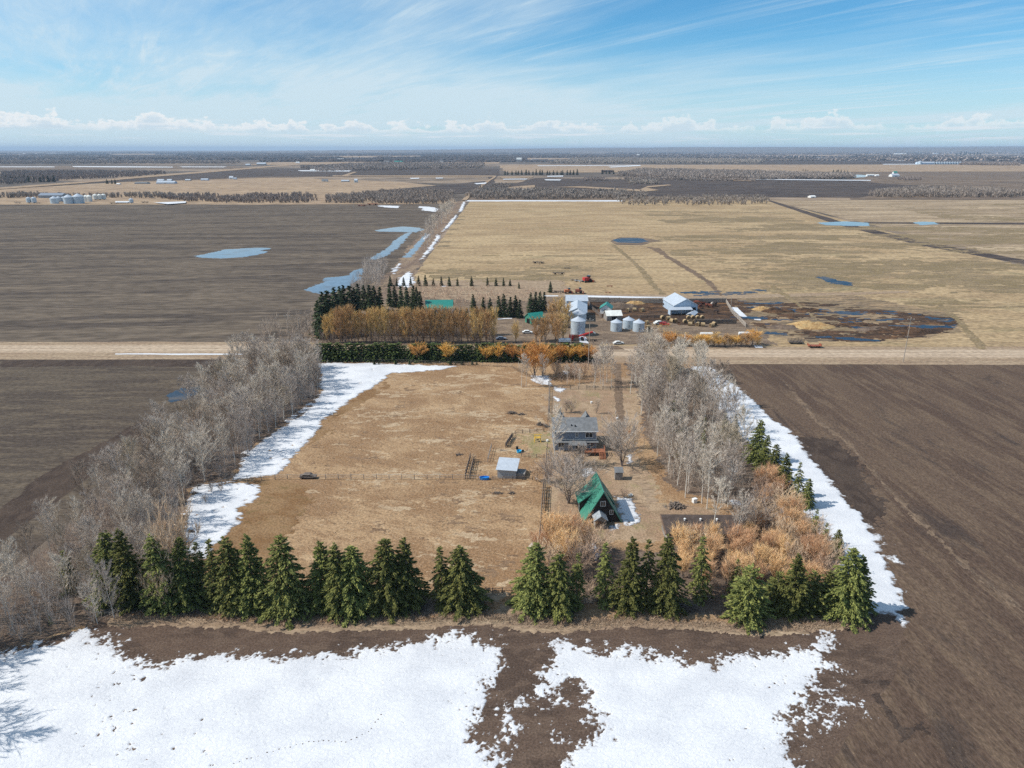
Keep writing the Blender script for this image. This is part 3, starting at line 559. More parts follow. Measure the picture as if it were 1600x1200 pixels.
# ------------------------------------------------------------------ vegetation
class Shards:
    """many small triangles: twigs, needle sprays, grass"""
    def __init__(s): s.V = []; s.T = []; s.n = 0
    def add(s, base, tip, width, rs):
        """one long triangle per row"""
        base = np.asarray(base, float); tip = np.asarray(tip, float); d = tip-base; r = rs.normal(size=d.shape)
        u = np.cross(d, r); u /= (np.linalg.norm(u, axis=1, keepdims=True)+1e-9); w = np.asarray(width, float).reshape(-1, 1)
        V = np.stack([base-u*w/2, base+u*w/2, tip], 1).reshape(-1, 3); k = len(base)
        s.V.append(V); s.T.append(np.arange(3*k).reshape(-1, 3)+s.n); s.n += 3*k
    def tufts(s, cen, dirs, L, w, rs, flat=None):
        """diamond-shaped sprays around cen pointing along dirs"""
        r = rs.normal(size=cen.shape) if flat is None else rs.normal(size=cen.shape)*flat+np.array([[0, 0, 1.0]])
        u = np.cross(dirs, r); u /= (np.linalg.norm(u, axis=1, keepdims=True)+1e-9)
        L = np.asarray(L, float).reshape(-1, 1); w = np.asarray(w, float).reshape(-1, 1)
        V = np.stack([cen-dirs*L*.4, cen+u*w*.5, cen+dirs*L*.6, cen-u*w*.5], 1).reshape(-1, 3); k = len(cen)
        q = np.arange(k)*4+s.n; T = np.stack([np.stack([q, q+1, q+2], 1), np.stack([q, q+2, q+3], 1)], 1).reshape(-1, 3)
        s.V.append(V); s.T.append(T); s.n += 4*k
    def mesh(s, name, mat): return mesh_np(name, np.concatenate(s.V), np.concatenate(s.T), mat)

def bare_proto(seed, H=11.0, R=1.9, stems=1, limbs=26, start=.33, up=.75, twigs=1500, tw=.026, tl=.75, mats=('bark', 'twig'), trad=.10, name='aspen', label='', cat='tree', lean=.25, bush=False):
    """leafless tree or shrub: stems and limbs as tubes, twigs as thin shards"""
    rs = np.random.RandomState(seed); r = random.Random(seed)
    root = empty(name, (0, 0, 0)); tag(root, label, cat)
    trunk, limb, tips = MB(), MB(), []
    for k in range(stems):
        a = r.uniform(0, 6.28); sp = (r.uniform(.15, .8)*R if stems > 1 else r.uniform(0, lean))
        hh = H*(r.uniform(.8, 1.0) if stems > 1 else 1)
        pts = []
        for i in range(7):
            t = i/6
            pts.append(Vector((math.cos(a)*(sp*t**1.3)+r.uniform(-.06, .06)*H/10+(r.uniform(-.2, .2) if stems > 1 else 0), math.sin(a)*(sp*t**1.3)+r.uniform(-.06, .06)*H/10+(r.uniform(-.2, .2) if stems > 1 else 0), hh*t-.15)))
        rad = [trad*(1-.85*i/6)*(1 if stems == 1 else .6) for i in range(7)]
        trunk.tube(pts, rad, 5)
        nl = limbs//stems
        for j in range(nl):
            t = start+(1-start)*(j+r.random())/nl; i = min(5, int(t*6)); f = t*6-i
            p0 = pts[i].lerp(pts[i+1], f); b = r.uniform(0, 6.28)
            Lm = R*(1.05-.55*abs((t-start)/(1-start)-.35))*r.uniform(.6, 1.1)*(1.0 if t < .85 else .6)
            d = Vector((math.cos(b)*(1-up*.6), math.sin(b)*(1-up*.6), up*r.uniform(.7, 1.2))).normalized()
            q = [p0]; dd = d.copy()
            for m_ in range(3):
                dd = (dd+Vector((r.uniform(-.22, .22), r.uniform(-.22, .22), r.uniform(-.05, .22)))).normalized(); q.append(q[-1]+dd*Lm*.42)
            limb.tube(q, [rad[i]*.38+.008, .028, .016, .008], 3); tips.append([tuple(v) for v in q])
            for m_ in range(3):
                qq = q[1+m_ % 3].lerp(q[min(3, 2+m_ % 3)], r.random()); d2 = (dd+Vector((r.uniform(-.9, .9), r.uniform(-.9, .9), r.uniform(-.2, .7)))).normalized()
                e = qq+d2*Lm*r.uniform(.25, .5); limb.tube([qq, e], [.014, .006], 3); tips.append([tuple(qq), tuple(qq.lerp(e, .4)), tuple(qq.lerp(e, .7)), tuple(e)])
    trunk.build('trunk' if stems == 1 else 'stems', M[mats[0]], root)
    q = np.array(tips); k = rs.randint(0, len(q), twigs); t = rs.rand(twigs)*2.999; i = t.astype(int); f = (t-i)[:, None]
    base = q[k, i]*(1-f)+q[k, i+1]*f; ax = q[k, 3]-q[k, 0]; ax /= np.linalg.norm(ax, axis=1, keepdims=True)+1e-9
    d = ax*.9+rs.normal(size=(twigs, 3))*.42; d[:, 2] += .42; d /= np.linalg.norm(d, axis=1, keepdims=True)
    sh = Shards(); sh.add(base, base+d*(tl*(.4+rs.rand(twigs, 1)*.8)), tw*(.7+.8*rs.rand(twigs)), rs)
    lm = limb; b = len(lm.v)
    V = np.concatenate([np.array(lm.v), np.concatenate(sh.V)]); 
    T = []
    for f_ in lm.f:
        for j in range(1, len(f_)-1): T.append((f_[0], f_[j], f_[j+1]))
    T = np.concatenate([np.array(T), np.concatenate(sh.T)+b])
    link('crown', mesh_np('crown', V, T, M[mats[1]]), root)
    return root
def conifer_proto(seed, H=12.0, R=2.3, mat='spruce', dens=1.0, step=.36, name='spruce', tuft=.42, sparse=0.0, droop=.28, taper=.85):
    """spruce: tiers of separate drooping boughs, each a flattened pad of needle sprays"""
    rs = np.random.RandomState(seed); r = random.Random(seed); root = empty(name, (0, 0, 0)); tag(root, 'x', 'tree')
    MB().tube([(0, 0, -.2), (.05, 0, H*.5), (0, .04, H*.97)], [.17*H/12, .10*H/12, .02], 6).build('trunk', M['bark_dark'], root)
    C, D, L, Wd = [], [], [], []
    z = .35; lean = [r.uniform(-.03, .03), r.uniform(-.03, .03)]
    bulge = [r.uniform(.8, 1.2) for _ in range(7)]
    while z < H*.985:
        t = z/H; rr = R*(1-t)**taper+.08
        if t < .10: rr *= .8+t*2
        nb = max(4, int(round((5.5+4.5*(1-t))*dens))); a0 = r.uniform(0, 6.28)
        for k in range(nb):
            if r.random() < sparse: continue
            a = a0+6.283*k/nb+r.uniform(-.22, .22); side_ = bulge[int((a % 6.283)/6.284*7)]
            ln = rr*r.uniform(.62, 1.12)*(.6+.4*side_); z0 = z+r.uniform(-.5, .5)*step
            n = max(5, int(26*ln*dens*(.42/tuft)**1.3)); s = rs.rand(n)**.62; lat = rs.normal(size=n)*.17*ln*(1.15-s)+rs.normal(size=n)*.05
            sl = .10+.35*t if t < .85 else .8
            zz = z0+ln*s*sl-droop*ln*s**2*1.5+rs.normal(size=n)*.055-np.abs(lat)*.35
            cx = math.cos(a)*ln*s-math.sin(a)*lat+lean[0]*z*t; cy = math.sin(a)*ln*s+math.cos(a)*lat+lean[1]*z*t
            C.append(np.stack([cx, cy, zz], 1))
            fan = lat/(ln*.2+.05)*.55
            d = np.stack([math.cos(a)-math.sin(a)*fan, math.sin(a)+math.cos(a)*fan, np.full(n, sl-droop*1.9)*1.0], 1)+rs.normal(size=(n, 3))*.28
            D.append(d/np.linalg.norm(d, axis=1, keepdims=True)); L.append(tuft*(.6+.7*rs.rand(n))); Wd.append(tuft*.46*(.6+.7*rs.rand(n)))
        z += step*r.uniform(.8, 1.2)*(.62+.45*(1-t))
    C, D, L, Wd = (np.concatenate(x) for x in (C, D, L, Wd))
    sh = Shards(); sh.tufts(C, D, L, Wd, rs, .55)
    link('crown', sh.mesh('crown', M[mat]), root)
    return root
def grow_mass(name, poly, spacing, H, mat, label, seed=1, per=26, spread=.28, wd=.05, world_pts=False, low=0.0, cat='woodland', jitter=.25, flat=1.0, group=None, z=0):
    """a far wood or thicket that reads as one mass"""
    rs = np.random.RandomState(seed); pp = poly if world_pts else px(poly); q = [tuple(p)[:2] for p in pp]
    xs, ys = [p[0] for p in q], [p[1] for p in q]; A = abs(sum(q[i][0]*q[(i+1) % len(q)][1]-q[(i+1) % len(q)][0]*q[i][1] for i in range(len(q))))/2
    n = max(4, int((max(xs)-min(xs))*(max(ys)-min(ys))/spacing**2)); X = rs.uniform(min(xs), max(xs), n); Y = rs.uniform(min(ys), max(ys), n)
    keep = sdist(X, Y, q)+fbm(X, Y, spacing*6, 3, seed)*spacing*1.5 > 0; X, Y = X[keep], Y[keep]; n = len(X)
    if n == 0: X, Y, n = np.array([sum(xs)/len(xs)]), np.array([sum(ys)/len(ys)]), 1
    h = H*(1-jitter+jitter*2*rs.rand(n))*(1+.18*fbm(X, Y, spacing*9, 3, seed+3))
    k = np.repeat(np.arange(n), per); m = n*per
    b0 = np.stack([X[k], Y[k], np.zeros(m)+z], 1); a = rs.uniform(0, 6.283, m); t0 = low+(1-low)*rs.rand(m)*.75
    rad = H*spread*(.25+.75*rs.rand(m)); 
    base = b0+np.stack([np.cos(a)*rad*t0*.6, np.sin(a)*rad*t0*.6, h[k]*t0], 1)
    tip = b0+np.stack([np.cos(a)*rad, np.sin(a)*rad, h[k]*np.minimum(1, t0+(.18+.3*rs.rand(m))*flat)], 1)
    sh = Shards(); sh.add(base, tip, wd*(.6+.8*rs.rand(m)), rs)
    st = Shards()
    o = link(name, sh.mesh(name, M[mat])); tag(o, label, cat, group, 'stuff'); return o
def drop_all(root):
    for c in list(root.children): bpy.data.objects.remove(c)
    bpy.data.objects.remove(root)
USED = set()
def place(proto, x, y, H, base_h, wide=1.0, rz=None, label=None, group=None, lean=0.0):
    """put a copy (first time the source itself) at x, y, scaled to height H"""
    if proto.name in USED: o = copy_tree(proto)
    else: USED.add(proto.name); o = proto
    s = H/base_h; o.location = (x, y, 0); o.scale = (s*wide, s*wide, s)
    o.rotation_euler = (rnd.uniform(-lean, lean), rnd.uniform(-lean, lean), rnd.uniform(0, 6.28) if rz is None else rz)
    if label: o['label'] = label
    if group: o['group'] = group
    return o
def inside_points(poly_px, n, mind, seed, margin=0.0):
    rs = random.Random(seed); q = [tuple(p)[:2] for p in px(poly_px)]; xs, ys = [p[0] for p in q], [p[1] for p in q]; out = []; tries = 0
    while len(out) < n and tries < n*150:
        tries += 1; x, y = rs.uniform(min(xs), max(xs)), rs.uniform(min(ys), max(ys))
        if float(sdist(np.array([x]), np.array([y]), q)[0]) < margin: continue
        if all((x-a)**2+(y-b)**2 > mind**2 for a, b in out): out.append((x, y))
    return out
ORD = ['first', 'second', 'third', 'fourth', 'fifth', 'sixth', 'seventh', 'eighth', 'ninth', 'tenth', 'eleventh', 'twelfth', 'thirteenth', 'fourteenth', 'fifteenth', 'sixteenth', 'seventeenth', 'eighteenth', 'nineteenth', 'twentieth', 'twenty-first', 'twenty-second', 'twenty-third', 'twenty-fourth', 'twenty-fifth', 'twenty-sixth', 'twenty-seventh', 'twenty-eighth']
# prototypes
AS = [bare_proto(100+i, 11, (2.9, 2.5, 3.2, 2.6)[i], limbs=(40, 34, 44, 36)[i], start=(.2, .3, .22, .32)[i], up=.65, twigs=(4200, 3600, 4600, 3400)[i], tw=.028, tl=.85, mats=('bark', 'twig' if i != 3 else 'twig_brown'), label='leafless aspen') for i in range(4)]
AT = [bare_proto(120+i, 12, (2.3, 2.6, 2.1)[i], limbs=(30, 34, 28)[i], start=(.38, .32, .45)[i], up=.75, twigs=(2600, 3000, 2300)[i], tw=.025, label='leafless aspen') for i in range(3)]
BU = [bare_proto(140+i, 4.5, 2.3, stems=6, limbs=48, start=.12, up=.55, twigs=3200, tw=.022, tl=.6, mats=('bark_dark', 'twig_dark'), trad=.08, name='bare_shrub', label='x', cat='shrub') for i in range(2)]
SPR = [bare_proto(150, 7.5, 4.2, stems=6, limbs=80, start=.15, up=.45, twigs=9000, tw=.026, tl=.8, mats=('bark_dark', 'twig'), trad=.16, name='spreading_tree', label='x', cat='tree')]
WI = [bare_proto(160+i, 5.5, 2.3, stems=8, limbs=64, start=.15, up=.95, twigs=3000, tw=.022, tl=1.1, mats=('bark_dark', 'orange'), trad=.08, name='willow', label='x', cat='willow') for i in range(2)]
WG = [bare_proto(170+i, 9, 2.4, stems=4, limbs=60, start=.10, up=.8, twigs=2800, tw=.045, tl=1.0, mats=('bark_dark', 'gold'), trad=.12, name='willow', label='x', cat='willow') for i in range(2)]
WO = [bare_proto(180+i, 5, 2.0, stems=8, limbs=70, start=.3, up=.7, twigs=2600, tw=.035, tl=.9, mats=('bark_dark', 'orange_deep'), trad=.08, name='willow', label='x', cat='willow') for i in range(2)]
RU = [bare_proto(190, 4.2, 2.0, stems=7, limbs=50, start=.12, up=.7, twigs=2300, tw=.022, tl=.7, mats=('bark_dark', 'rust'), trad=.06, name='rusty_shrub', label='x', cat='shrub')]
CO = [conifer_proto(200+i, 12, (3.5, 3.2, 3.8)[i], droop=(.30, .22, .35)[i], taper=(.72, .8, .66)[i], step=.60, tuft=.40, sparse=.05, dens=1.12) for i in range(3)]
CS = [conifer_proto(210, 12, 2.3, sparse=.25, droop=.42, taper=.65, step=.62, tuft=.40, dens=.9), conifer_proto(211, 9, 3.5, dens=1.0, droop=.2, taper=.55, sparse=.08, step=.58, tuft=.40)]
CF = [conifer_proto(220+i, 10, (2.3, 1.9)[i], 'spruce_far', 1.0, .62, tuft=.7, taper=.75) for i in range(2)]
CH = [conifer_proto(230, 6, 2.0, 'hedge', 1.0, .55, tuft=.55, taper=.42, name='hedge_spruce')]
def spr_dummy(): pass

# --- left aspen belt
belt = [(378, 572), (498, 574), (505, 606), (482, 640), (404, 692), (364, 745), (292, 768), (286, 850), (258, 905), (236, 925), (196, 962), (132, 984), (62, 1000), (-30, 1022), (-110, 1020), (-20, 948), (64, 868), (146, 796), (228, 716), (292, 660), (342, 610)]
LB = 'leafless grey aspen standing in the long belt along the left side of the pasture'
pts = inside_points(belt, 205, 2.25, 31)
for i, (x, y) in enumerate(pts):
    p = rnd.choice(AS if rnd.random() < .8 else AT); h = rnd.uniform(8.0, 11.8)*(1.0 if y > 120 else .88)
    spot_ = 'at the road end of the left belt' if y > 212 else 'in the left belt beside the long snow drift' if y > 148 else 'in the left belt beside the lower snow patch' if y > 118 else 'in the lower left corner, left of the spruces'
    size_ = 'tall' if h > 10.6 else 'short' if h < 9 else 'middling'
    place(p, x, y, h, 11 if p in AS else 12, rnd.uniform(.85, 1.25), label='%s leafless aspen %s' % (size_, spot_), group='aspens in the left belt', lean=.07)
for i, (bx, by) in enumerate([(-58, 1012), (-75, 1040), (-40, 1005), (-95, 1075), (-110, 1120), (-90, 1150), (-60, 1030)]):
    place(AS[i % 3], *P(bx, by)[:2], 9.5+i % 3, 11, 1.1, label='%s leafless aspen at the left edge, shading the front snow' % ORD[i], group='aspens at the left edge of the snow')
# --- right aspen clump
clump = [(985, 575), (1095, 580), (1115, 620), (1150, 670), (1165, 740), (1140, 800), (1105, 798), (1060, 772), (1015, 700), (1000, 640)]
RB = 'leafless grey aspen in the dense stand between the drive and the right snow drift'
pts = inside_points(clump, 92, 2.3, 32)
for x, y in pts:
    h = rnd.uniform(9.5, 13.0); spot_ = 'near the road in the right stand' if y > 195 else 'in the middle of the right stand, level with the grey house' if y > 160 else 'at the near end of the right stand, behind the log pile'
    p = rnd.choice(AT if rnd.random() < .65 else AS); place(p, x, y, h, 12 if p in AT else 11, rnd.uniform(.85, 1.15), label='%s leafless aspen %s' % ('tall' if h > 11.6 else 'short' if h < 10.4 else 'middling', spot_), group='aspens in the right stand', lean=.06)
for i, (bx, by, ty, lb) in enumerate([(1112, 590, 562, 'small bare tree on the snow just south of the road'), (1145, 625, 596, 'small bare tree on the upper edge of the snow drift'), (1160, 640, 612, 'thin bare tree leaning over the middle of the upper snow drift'), (1120, 655, 610, 'bare tree beside the snow, left of the two small spruces'),
        (1112, 842, 752, 'tall pale bare tree beside the low brown building'), (1150, 850, 772, 'bare tree behind the low brown building, right end'),
        (942, 604, 540, 'pair-like slender bare tree at the left of the drive gate'), (815, 604, 556, 'bare grey tree at the upper corner of the pasture fence'), (822, 604, 562, 'second bare grey tree at the upper pasture fence corner'), (848, 602, 556, 'dark-stemmed bare tree in the snow patch behind the house'), (928, 606, 562, 'bare tree on the back lawn left of the drive'), (905, 605, 577, 'small reddish bare tree on the back lawn'),
        (866, 728, 640, 'tall pale aspen in front of the left end of the grey house')]):
    place(rnd.choice(AT), *P(bx, by)[:2], tall(by, ty), 12, 1.15, label=lb, lean=.04)
# ordinary shrubs and spreading trees of the yard
def put(pl, bx, by, ty, bh, lb, wide=1.0, group=None): return place(rnd.choice(pl), *P(bx, by)[:2], max(.6, tall(by, ty)), bh, wide, label=lb, group=group)
put(SPR, 888, 786, 722, 7.5, 'wide spreading bare tree left of the green cabin', 1.05)
put(SPR, 972, 728, 664, 7.5, 'dense round bare tree right of the grey house', .8)
put(BU, 905, 726, 697, 4.5, 'bare shrub in front of the grey house', 1.2); put(BU, 880, 735, 708, 4.5, 'low bare shrub between the grey house and the cabin', 1.3)
put(BU, 856, 755, 727, 4.5, 'purplish bare shrub right of the metal-roofed shed', 1.0); put(RU, 838, 752, 732, 4.2, 'reddish brush beside the metal-roofed shed', 1.2)
put(BU, 893, 645, 628, 4.5, 'clump of upright bare shrubs behind the grey house', .9); put(BU, 932, 646, 628, 4.5, 'pair of upright bare shrubs behind the right end of the house', .6); put(BU, 884, 645, 629, 4.5, 'bare shrub at the left of the clump behind the house', .8)
put(BU, 957, 705, 672, 4.5, 'bare bush between the house and the round tree', .9); put(RU, 740, 722, 712, 4.2, 'small purplish bush left of the shed'); put(RU, 990, 700, 672, 4.2, 'reddish bare bush beside the drive', .9)
put(RU, 975, 778, 766, 4.2, 'low reddish bush behind the cabin snow bank', 1.6)
for i, (bx, by, ty) in enumerate([(1175, 820, 775), (1188, 845, 798), (1160, 835, 795), (1210, 850, 810)]): put(BU, bx, by, ty, 4.5, '%s bare grey bush from the left in the gap behind the right orange willows' % ORD[i], .9)
for i, (bx, by) in enumerate([(330, 770), (322, 786), (310, 834), (346, 768)]): put(BU, bx, by, by-12, 4.5, '%s small bush from the top in the left snow patch' % ORD[i], .8)
for i, (bx, by, ty) in enumerate([(285, 930, 818), (262, 955, 900), (240, 950, 905)]): put(RU, bx, by, ty, 4.2, '%s reddish bush from the right at the left end of the spruce row' % ORD[i], .7)

for i, (bx, by, ty) in enumerate([(938, 600, 545), (948, 598, 540), (930, 596, 556), (955, 606, 560), (886, 600, 572), (898, 598, 568), (992, 600, 545), (985, 615, 560)]): put(AT, bx, by, ty, 12, '%s bare tree from the left on the lawn between the house and the hedge' % ORD[sorted(range(8), key=lambda k: (938, 948, 930, 955, 886, 898, 992, 985)[k]).index(i)], 1.2)
grow_mass('brush_strip', [(862, 580), (950, 578), (955, 592), (930, 600), (880, 598), (862, 592)], 1.5, 2.2, 'rust', 'reddish bare brush on the lawn south of the hedge', 71, 22, .5, .04, cat='brush')
grow_mass('brush_strip', [(872, 712), (925, 712), (930, 735), (900, 745), (868, 735)], 1.3, 1.6, 'twig_brown', 'bare brush in front of the grey house', 72, 24, .5, .03, cat='brush')
# --- orange willows near
wl = [(845, 880, 838), (868, 872, 812), (892, 870, 815), (915, 862, 822), (880, 893, 840), (905, 905, 855), (930, 885, 838), (855, 905, 858)]
for i, (bx, by, ty) in enumerate(wl): put(WI if i < 5 else RU, bx, by, ty, 5.5 if i < 5 else 4.2, '%s bush of the orange thicket in front of the green cabin, counted from the left' % ORD[sorted(range(8), key=lambda k: wl[k][0]).index(i)], 1.15, 'orange brush below the cabin')
wr = inside_points([(1060, 868), (1150, 858), (1190, 815), (1180, 765), (1195, 750), (1235, 815), (1280, 860), (1325, 920), (1240, 935), (1080, 930), (1060, 900)], 62, 2.2, 41)
for i, (x, y) in enumerate(wr):
    p = rnd.choice(WI if rnd.random() < .72 else RU); place(p, x, y, rnd.uniform(3.4, 5.6), 5.5 if p in WI else 4.2, rnd.uniform(.95, 1.3), label='%s leafless willow %s in the right thicket' % ('orange' if p in WI else 'rust-tan', 'beside the snow drift' if x > 46 else 'just behind the front spruces' if y < 108 else 'near the low brown building' if x < 36 else 'in the middle'), group='orange willows in the right thicket')
grow_mass('undergrowth', [(1000, 600), (1095, 585), (1160, 700), (1160, 790), (1060, 770), (1010, 690)], 1.2, 3.6, 'twig_dark', 'young grey growth among the right aspens', 51, 30, .35, .03, cat='undergrowth', jitter=.45)
grow_mass('young_growth', belt, 1.25, 5.0, 'twig', 'young grey aspen growth filling the left belt', 52, 34, .30, .03, cat='undergrowth', jitter=.45)
grow_mass('undergrowth', [(1060, 900), (1100, 860), (1200, 800), (1330, 930), (1310, 955), (1060, 945)], 1.0, 2.0, 'brush', 'brown brush at the foot of the orange willows', 53, 16, .5, .03, cat='undergrowth')
grow_mass('undergrowth', [(840, 900), (940, 880), (1060, 940), (1050, 950), (840, 945)], .9, 2.2, 'rust', 'reddish brush behind the right spruce row', 54, 16, .5, .03, cat='undergrowth')
def edge_grass(pts, n, seed, lb, hh=.5, wdt=1.6):
    rs = np.random.RandomState(seed); q = np.array([tuple(p)[:2] for p in px(pts)]); seg = rs.randint(0, len(q)-1, n); t = rs.rand(n, 1)
    c = q[seg]*(1-t)+q[seg+1]*t+rs.normal(size=(n, 2))*wdt*.5; b = np.concatenate([c, np.zeros((n, 1))], 1)
    tip = b+np.stack([rs.normal(size=n)*.22+.1, rs.normal(size=n)*.22-.05, hh*(.4+rs.rand(n))], 1)
    sh = Shards(); sh.add(b, tip, .05+.05*rs.rand(n), rs); tag(link('dry_grass', sh.mesh('dry_grass', M['drygrass'])), lb, 'grass', None, 'stuff')
edge_grass([(180, 966), (300, 964), (450, 972), (620, 969), (760, 964), (880, 975), (1000, 968), (1170, 980), (1280, 974), (1345, 966)], 15000, 61, 'strip of dry grass in front of the spruce row', .45)
edge_grass([(500, 566), (620, 568), (800, 573), (850, 600)], 3000, 62, 'dry grass along the top of the pasture', .5, 1.2)
grow_mass('tall_grass', [(500, 640), (840, 620), (845, 830), (600, 850), (430, 860)], 1.9, .45, 'drygrass', 'dry tussocks scattered over the pasture', 63, 8, .9, .06, cat='grass')

# --- front spruce row: foot column, foot row, top row
fr = [(180, 952, 830, 0), (211, 957, 826, 1), (260, 960, 834, 0), (292, 958, 841, 1), (318, 950, 850, 3), (343, 958, 845, 3), (370, 960, 836, 0), (400, 962, 834, 1), (448, 966, 838, 2), (506, 958, 845, 1), (534, 966, 850, 0), (556, 964, 853, 2), (606, 960, 842, 2), (638, 957, 843, 1), (692, 955, 856, 3), (722, 957, 855, 2)]
fr2 = [(834, 960, 849, 2), (872, 969, 865, 0), (900, 958, 866, 3), (944, 952, 850, 3), (980, 962, 838, 1), (1008, 958, 846, 3), (1040, 965, 836, 0), (1092, 946, 840, 3), (1146, 944, 875, 3), (1166, 980, 888, 4), (1210, 964, 896, 4), (1236, 970, 865, 1), (1266, 966, 895, 4), (1290, 968, 892, 1), (1316, 972, 858, 2), (1336, 968, 868, 1)]
PR = CO+CS
for row, where in ((fr, 'left half of the front spruce row'), (fr2, 'right half of the front spruce row')):
    for i, (bx, by, ty, k) in enumerate(row):
        x, y = P(bx, by-13)[:2]; h = tall(by-13, ty); ww = {0: 1.02, 1: .98, 2: 1.05, 3: 1.0, 4: 1.0}[k]*(1.22 if row is fr else 1.08)
        place(PR[k], x, y, h, 9 if k == 4 else 12, ww*min(1.2, 13/h), label='%s spruce from the left in the %s' % (ORD[i], where), group='spruces of the front row')
er = [(1180, 722, 654, 0), (1192, 736, 680, 1), (1207, 752, 695, 2), (1222, 776, 708, 1), (1243, 788, 724, 3), (1258, 792, 748, 2), (1268, 852, 796, 3), (1284, 868, 818, 3), (1304, 872, 828, 2), (1238, 830, 792, 3)]
for i, (bx, by, ty, k) in enumerate(er): place(PR[k], *P(bx, by)[:2], tall(by, ty), 12, 1.15, label='%s spruce from the top along the right snow drift' % ORD[i], group='spruces along the right snow drift')
ir = [(1050, 672, 626), (1131, 682, 646), (1147, 688, 648), (1062, 715, 668), (1100, 672, 650), (1098, 700, 672), (1010, 560, 545)]
for i, (bx, by, ty) in enumerate(ir): place(CS[0], *P(bx, by)[:2], tall(by, ty), 12, 1.5, label='small green spruce among the right aspens, %s from the left' % ORD[sorted(range(len(ir)), key=lambda k: ir[k][0]).index(i)], group='small spruces in the right aspens')
for (bx, by, ty, lb) in [(112, 925, 862, 'green-tinged thin spruce among the left aspens'), (80, 975, 962, 'tiny green bush under the left aspens'), (1092, 822, 806, 'tiny yellow-green shrub by the white box'), (145, 880, 845, 'dark slim spruce just left of the front row')]: place(CS[0], *P(bx, by)[:2], tall(by, ty), 12, 1.4, label=lb)

# --- roadside hedge and the willow rows of the northern farmyard
hx = [500+i*7.4 for i in range(58)]
for i, x_ in enumerate(hx):
    if x_ > 918: break
    place(CH[0], *P(x_+rnd.uniform(-2, 2), 563.5+rnd.uniform(-.6, .6))[:2], rnd.uniform(5.2, 6.2), 6, rnd.uniform(1.25, 1.55), label='clipped-looking dark spruce in the long roadside hedge', group='spruces of the roadside hedge')
for i, (x_, t_) in enumerate([(655, 541), (700, 542), (760, 545), (778, 543), (800, 543), (846, 543), (858, 546), (874, 543), (889, 545), (905, 544), (920, 545)]):
    place(WO[i % 2], *P(x_, 565.5)[:2], tall(565.5, t_-1), 5, rnd.uniform(1.15, 1.5), label='%s orange-tipped willow from the left in the roadside hedge' % ORD[i], group='orange willows in the hedge')
for i, x_ in enumerate([585, 592, 618, 640, 704, 712, 722, 738, 745]): place(CF[i % 2], *P(x_, 570)[:2], rnd.uniform(1.2, 2.2), 10, 1.6, label='%s tiny spruce from the left below the roadside hedge' % ORD[i], group='tiny spruces below the hedge')
for i in range(27):
    x_ = 512+i*9.9+rnd.uniform(-2, 2)
    place(WG[i % 2], *P(x_, 536+rnd.uniform(-.8, .8))[:2], rnd.uniform(9.5, 13.8), 9, rnd.uniform(.65, .95), label='golden-orange leafless willow in the row behind the roadside hedge', group='front row of golden willows')
for i in range(20):
    x_ = 530+i*12.2+rnd.uniform(-2, 2)
    place(WG[i % 2], *P(x_, 524+rnd.uniform(-1, 1))[:2], rnd.uniform(9, 11), 9, .8, label='golden-orange leafless willow in the second row behind the roadside hedge', group='second row of golden willows')
gw = [(806, 535, 504), (838, 534, 498), (852, 532, 492), (868, 532, 490), (880, 530, 494), (862, 512, 472), (876, 510, 468), (888, 512, 475), (846, 535, 505), (872, 536, 500)]
for i, (bx, by, ty) in enumerate(gw): put(WG, bx, by, ty, 9, '%s golden willow from the left in the clump left of the tall grain bin' % ORD[sorted(range(len(gw)), key=lambda k: gw[k][0]).index(i)], 1.05, 'golden willows by the grain bin')
put(WO, 835, 590, 545, 5, 'large orange willow in front of the roadside hedge', 1.3); put(WO, 848, 588, 552, 5, 'second large orange willow in front of the hedge', 1.2)
for i in range(17):
    x_ = 1046+i*8.6; place(WG[i % 2] if i % 3 else WO[i % 2], *P(x_, 541+rnd.uniform(-1, 1))[:2], rnd.uniform(3.0, 5.2), 9 if i % 3 else 5, 1.7, label='yellow-orange low willow in the row between the bales and the road', group='low willows below the bales')
for i, (bx, by, ty) in enumerate([(875, 590, 572), (890, 588, 570), (900, 592, 574), (912, 588, 570), (868, 585, 568)]): put(RU, bx, by, ty, 4.2, '%s reddish thicket bush from the left south of the hedge' % ORD[sorted(range(5), key=lambda k: (875, 890, 900, 912, 868)[k]).index(i)], 1.2)
# farm spruces
fs = [(508, 527, 458), (518, 520, 453), (527, 510, 450), (512, 500, 462), (540, 500, 447), (550, 495, 446), (534, 492, 448), (562, 482, 443), (570, 484, 446), (578, 486, 445), (586, 486, 447), (594, 486, 448), (556, 494, 450), (579, 500, 466), (500, 522, 470),
      (610, 478, 444), (618, 480, 446), (628, 482, 447), (637, 484, 448), (646, 486, 446), (652, 488, 449), (658, 490, 455)]
for i, (bx, by, ty) in enumerate(fs): place(CF[i % 2], *P(bx, by)[:2], tall(by, ty), 10, 1.25 if i < 15 else 1.1, label='dark spruce in the shelter belt left of the teal-roofed house', group='dark spruces left of the teal roof')
fm = [(740, 486, 460), (755, 488, 464), (766, 492, 466), (780, 495, 462), (788, 495, 460), (797, 496, 464), (806, 495, 462), (812, 497, 468), (829, 488, 458), (836, 488, 456), (843, 486, 456), (850, 484, 456)]
for i, (bx, by, ty) in enumerate(fm): place(CF[i % 2], *P(bx, by)[:2], tall(by, ty), 10, 1.2, label='%s dark spruce from the left between the teal roof and the grain bin' % ORD[i], group='dark spruces right of the teal roof')
for i in range(22):
    x_ = 598+i*8.2; place(CF[i % 2], *P(x_, 498+rnd.uniform(-1, 1))[:2], tall(498, rnd.uniform(479, 486)), 10, 1.5, label='low dark spruce in the row behind the golden willows', group='low spruces behind the willows')
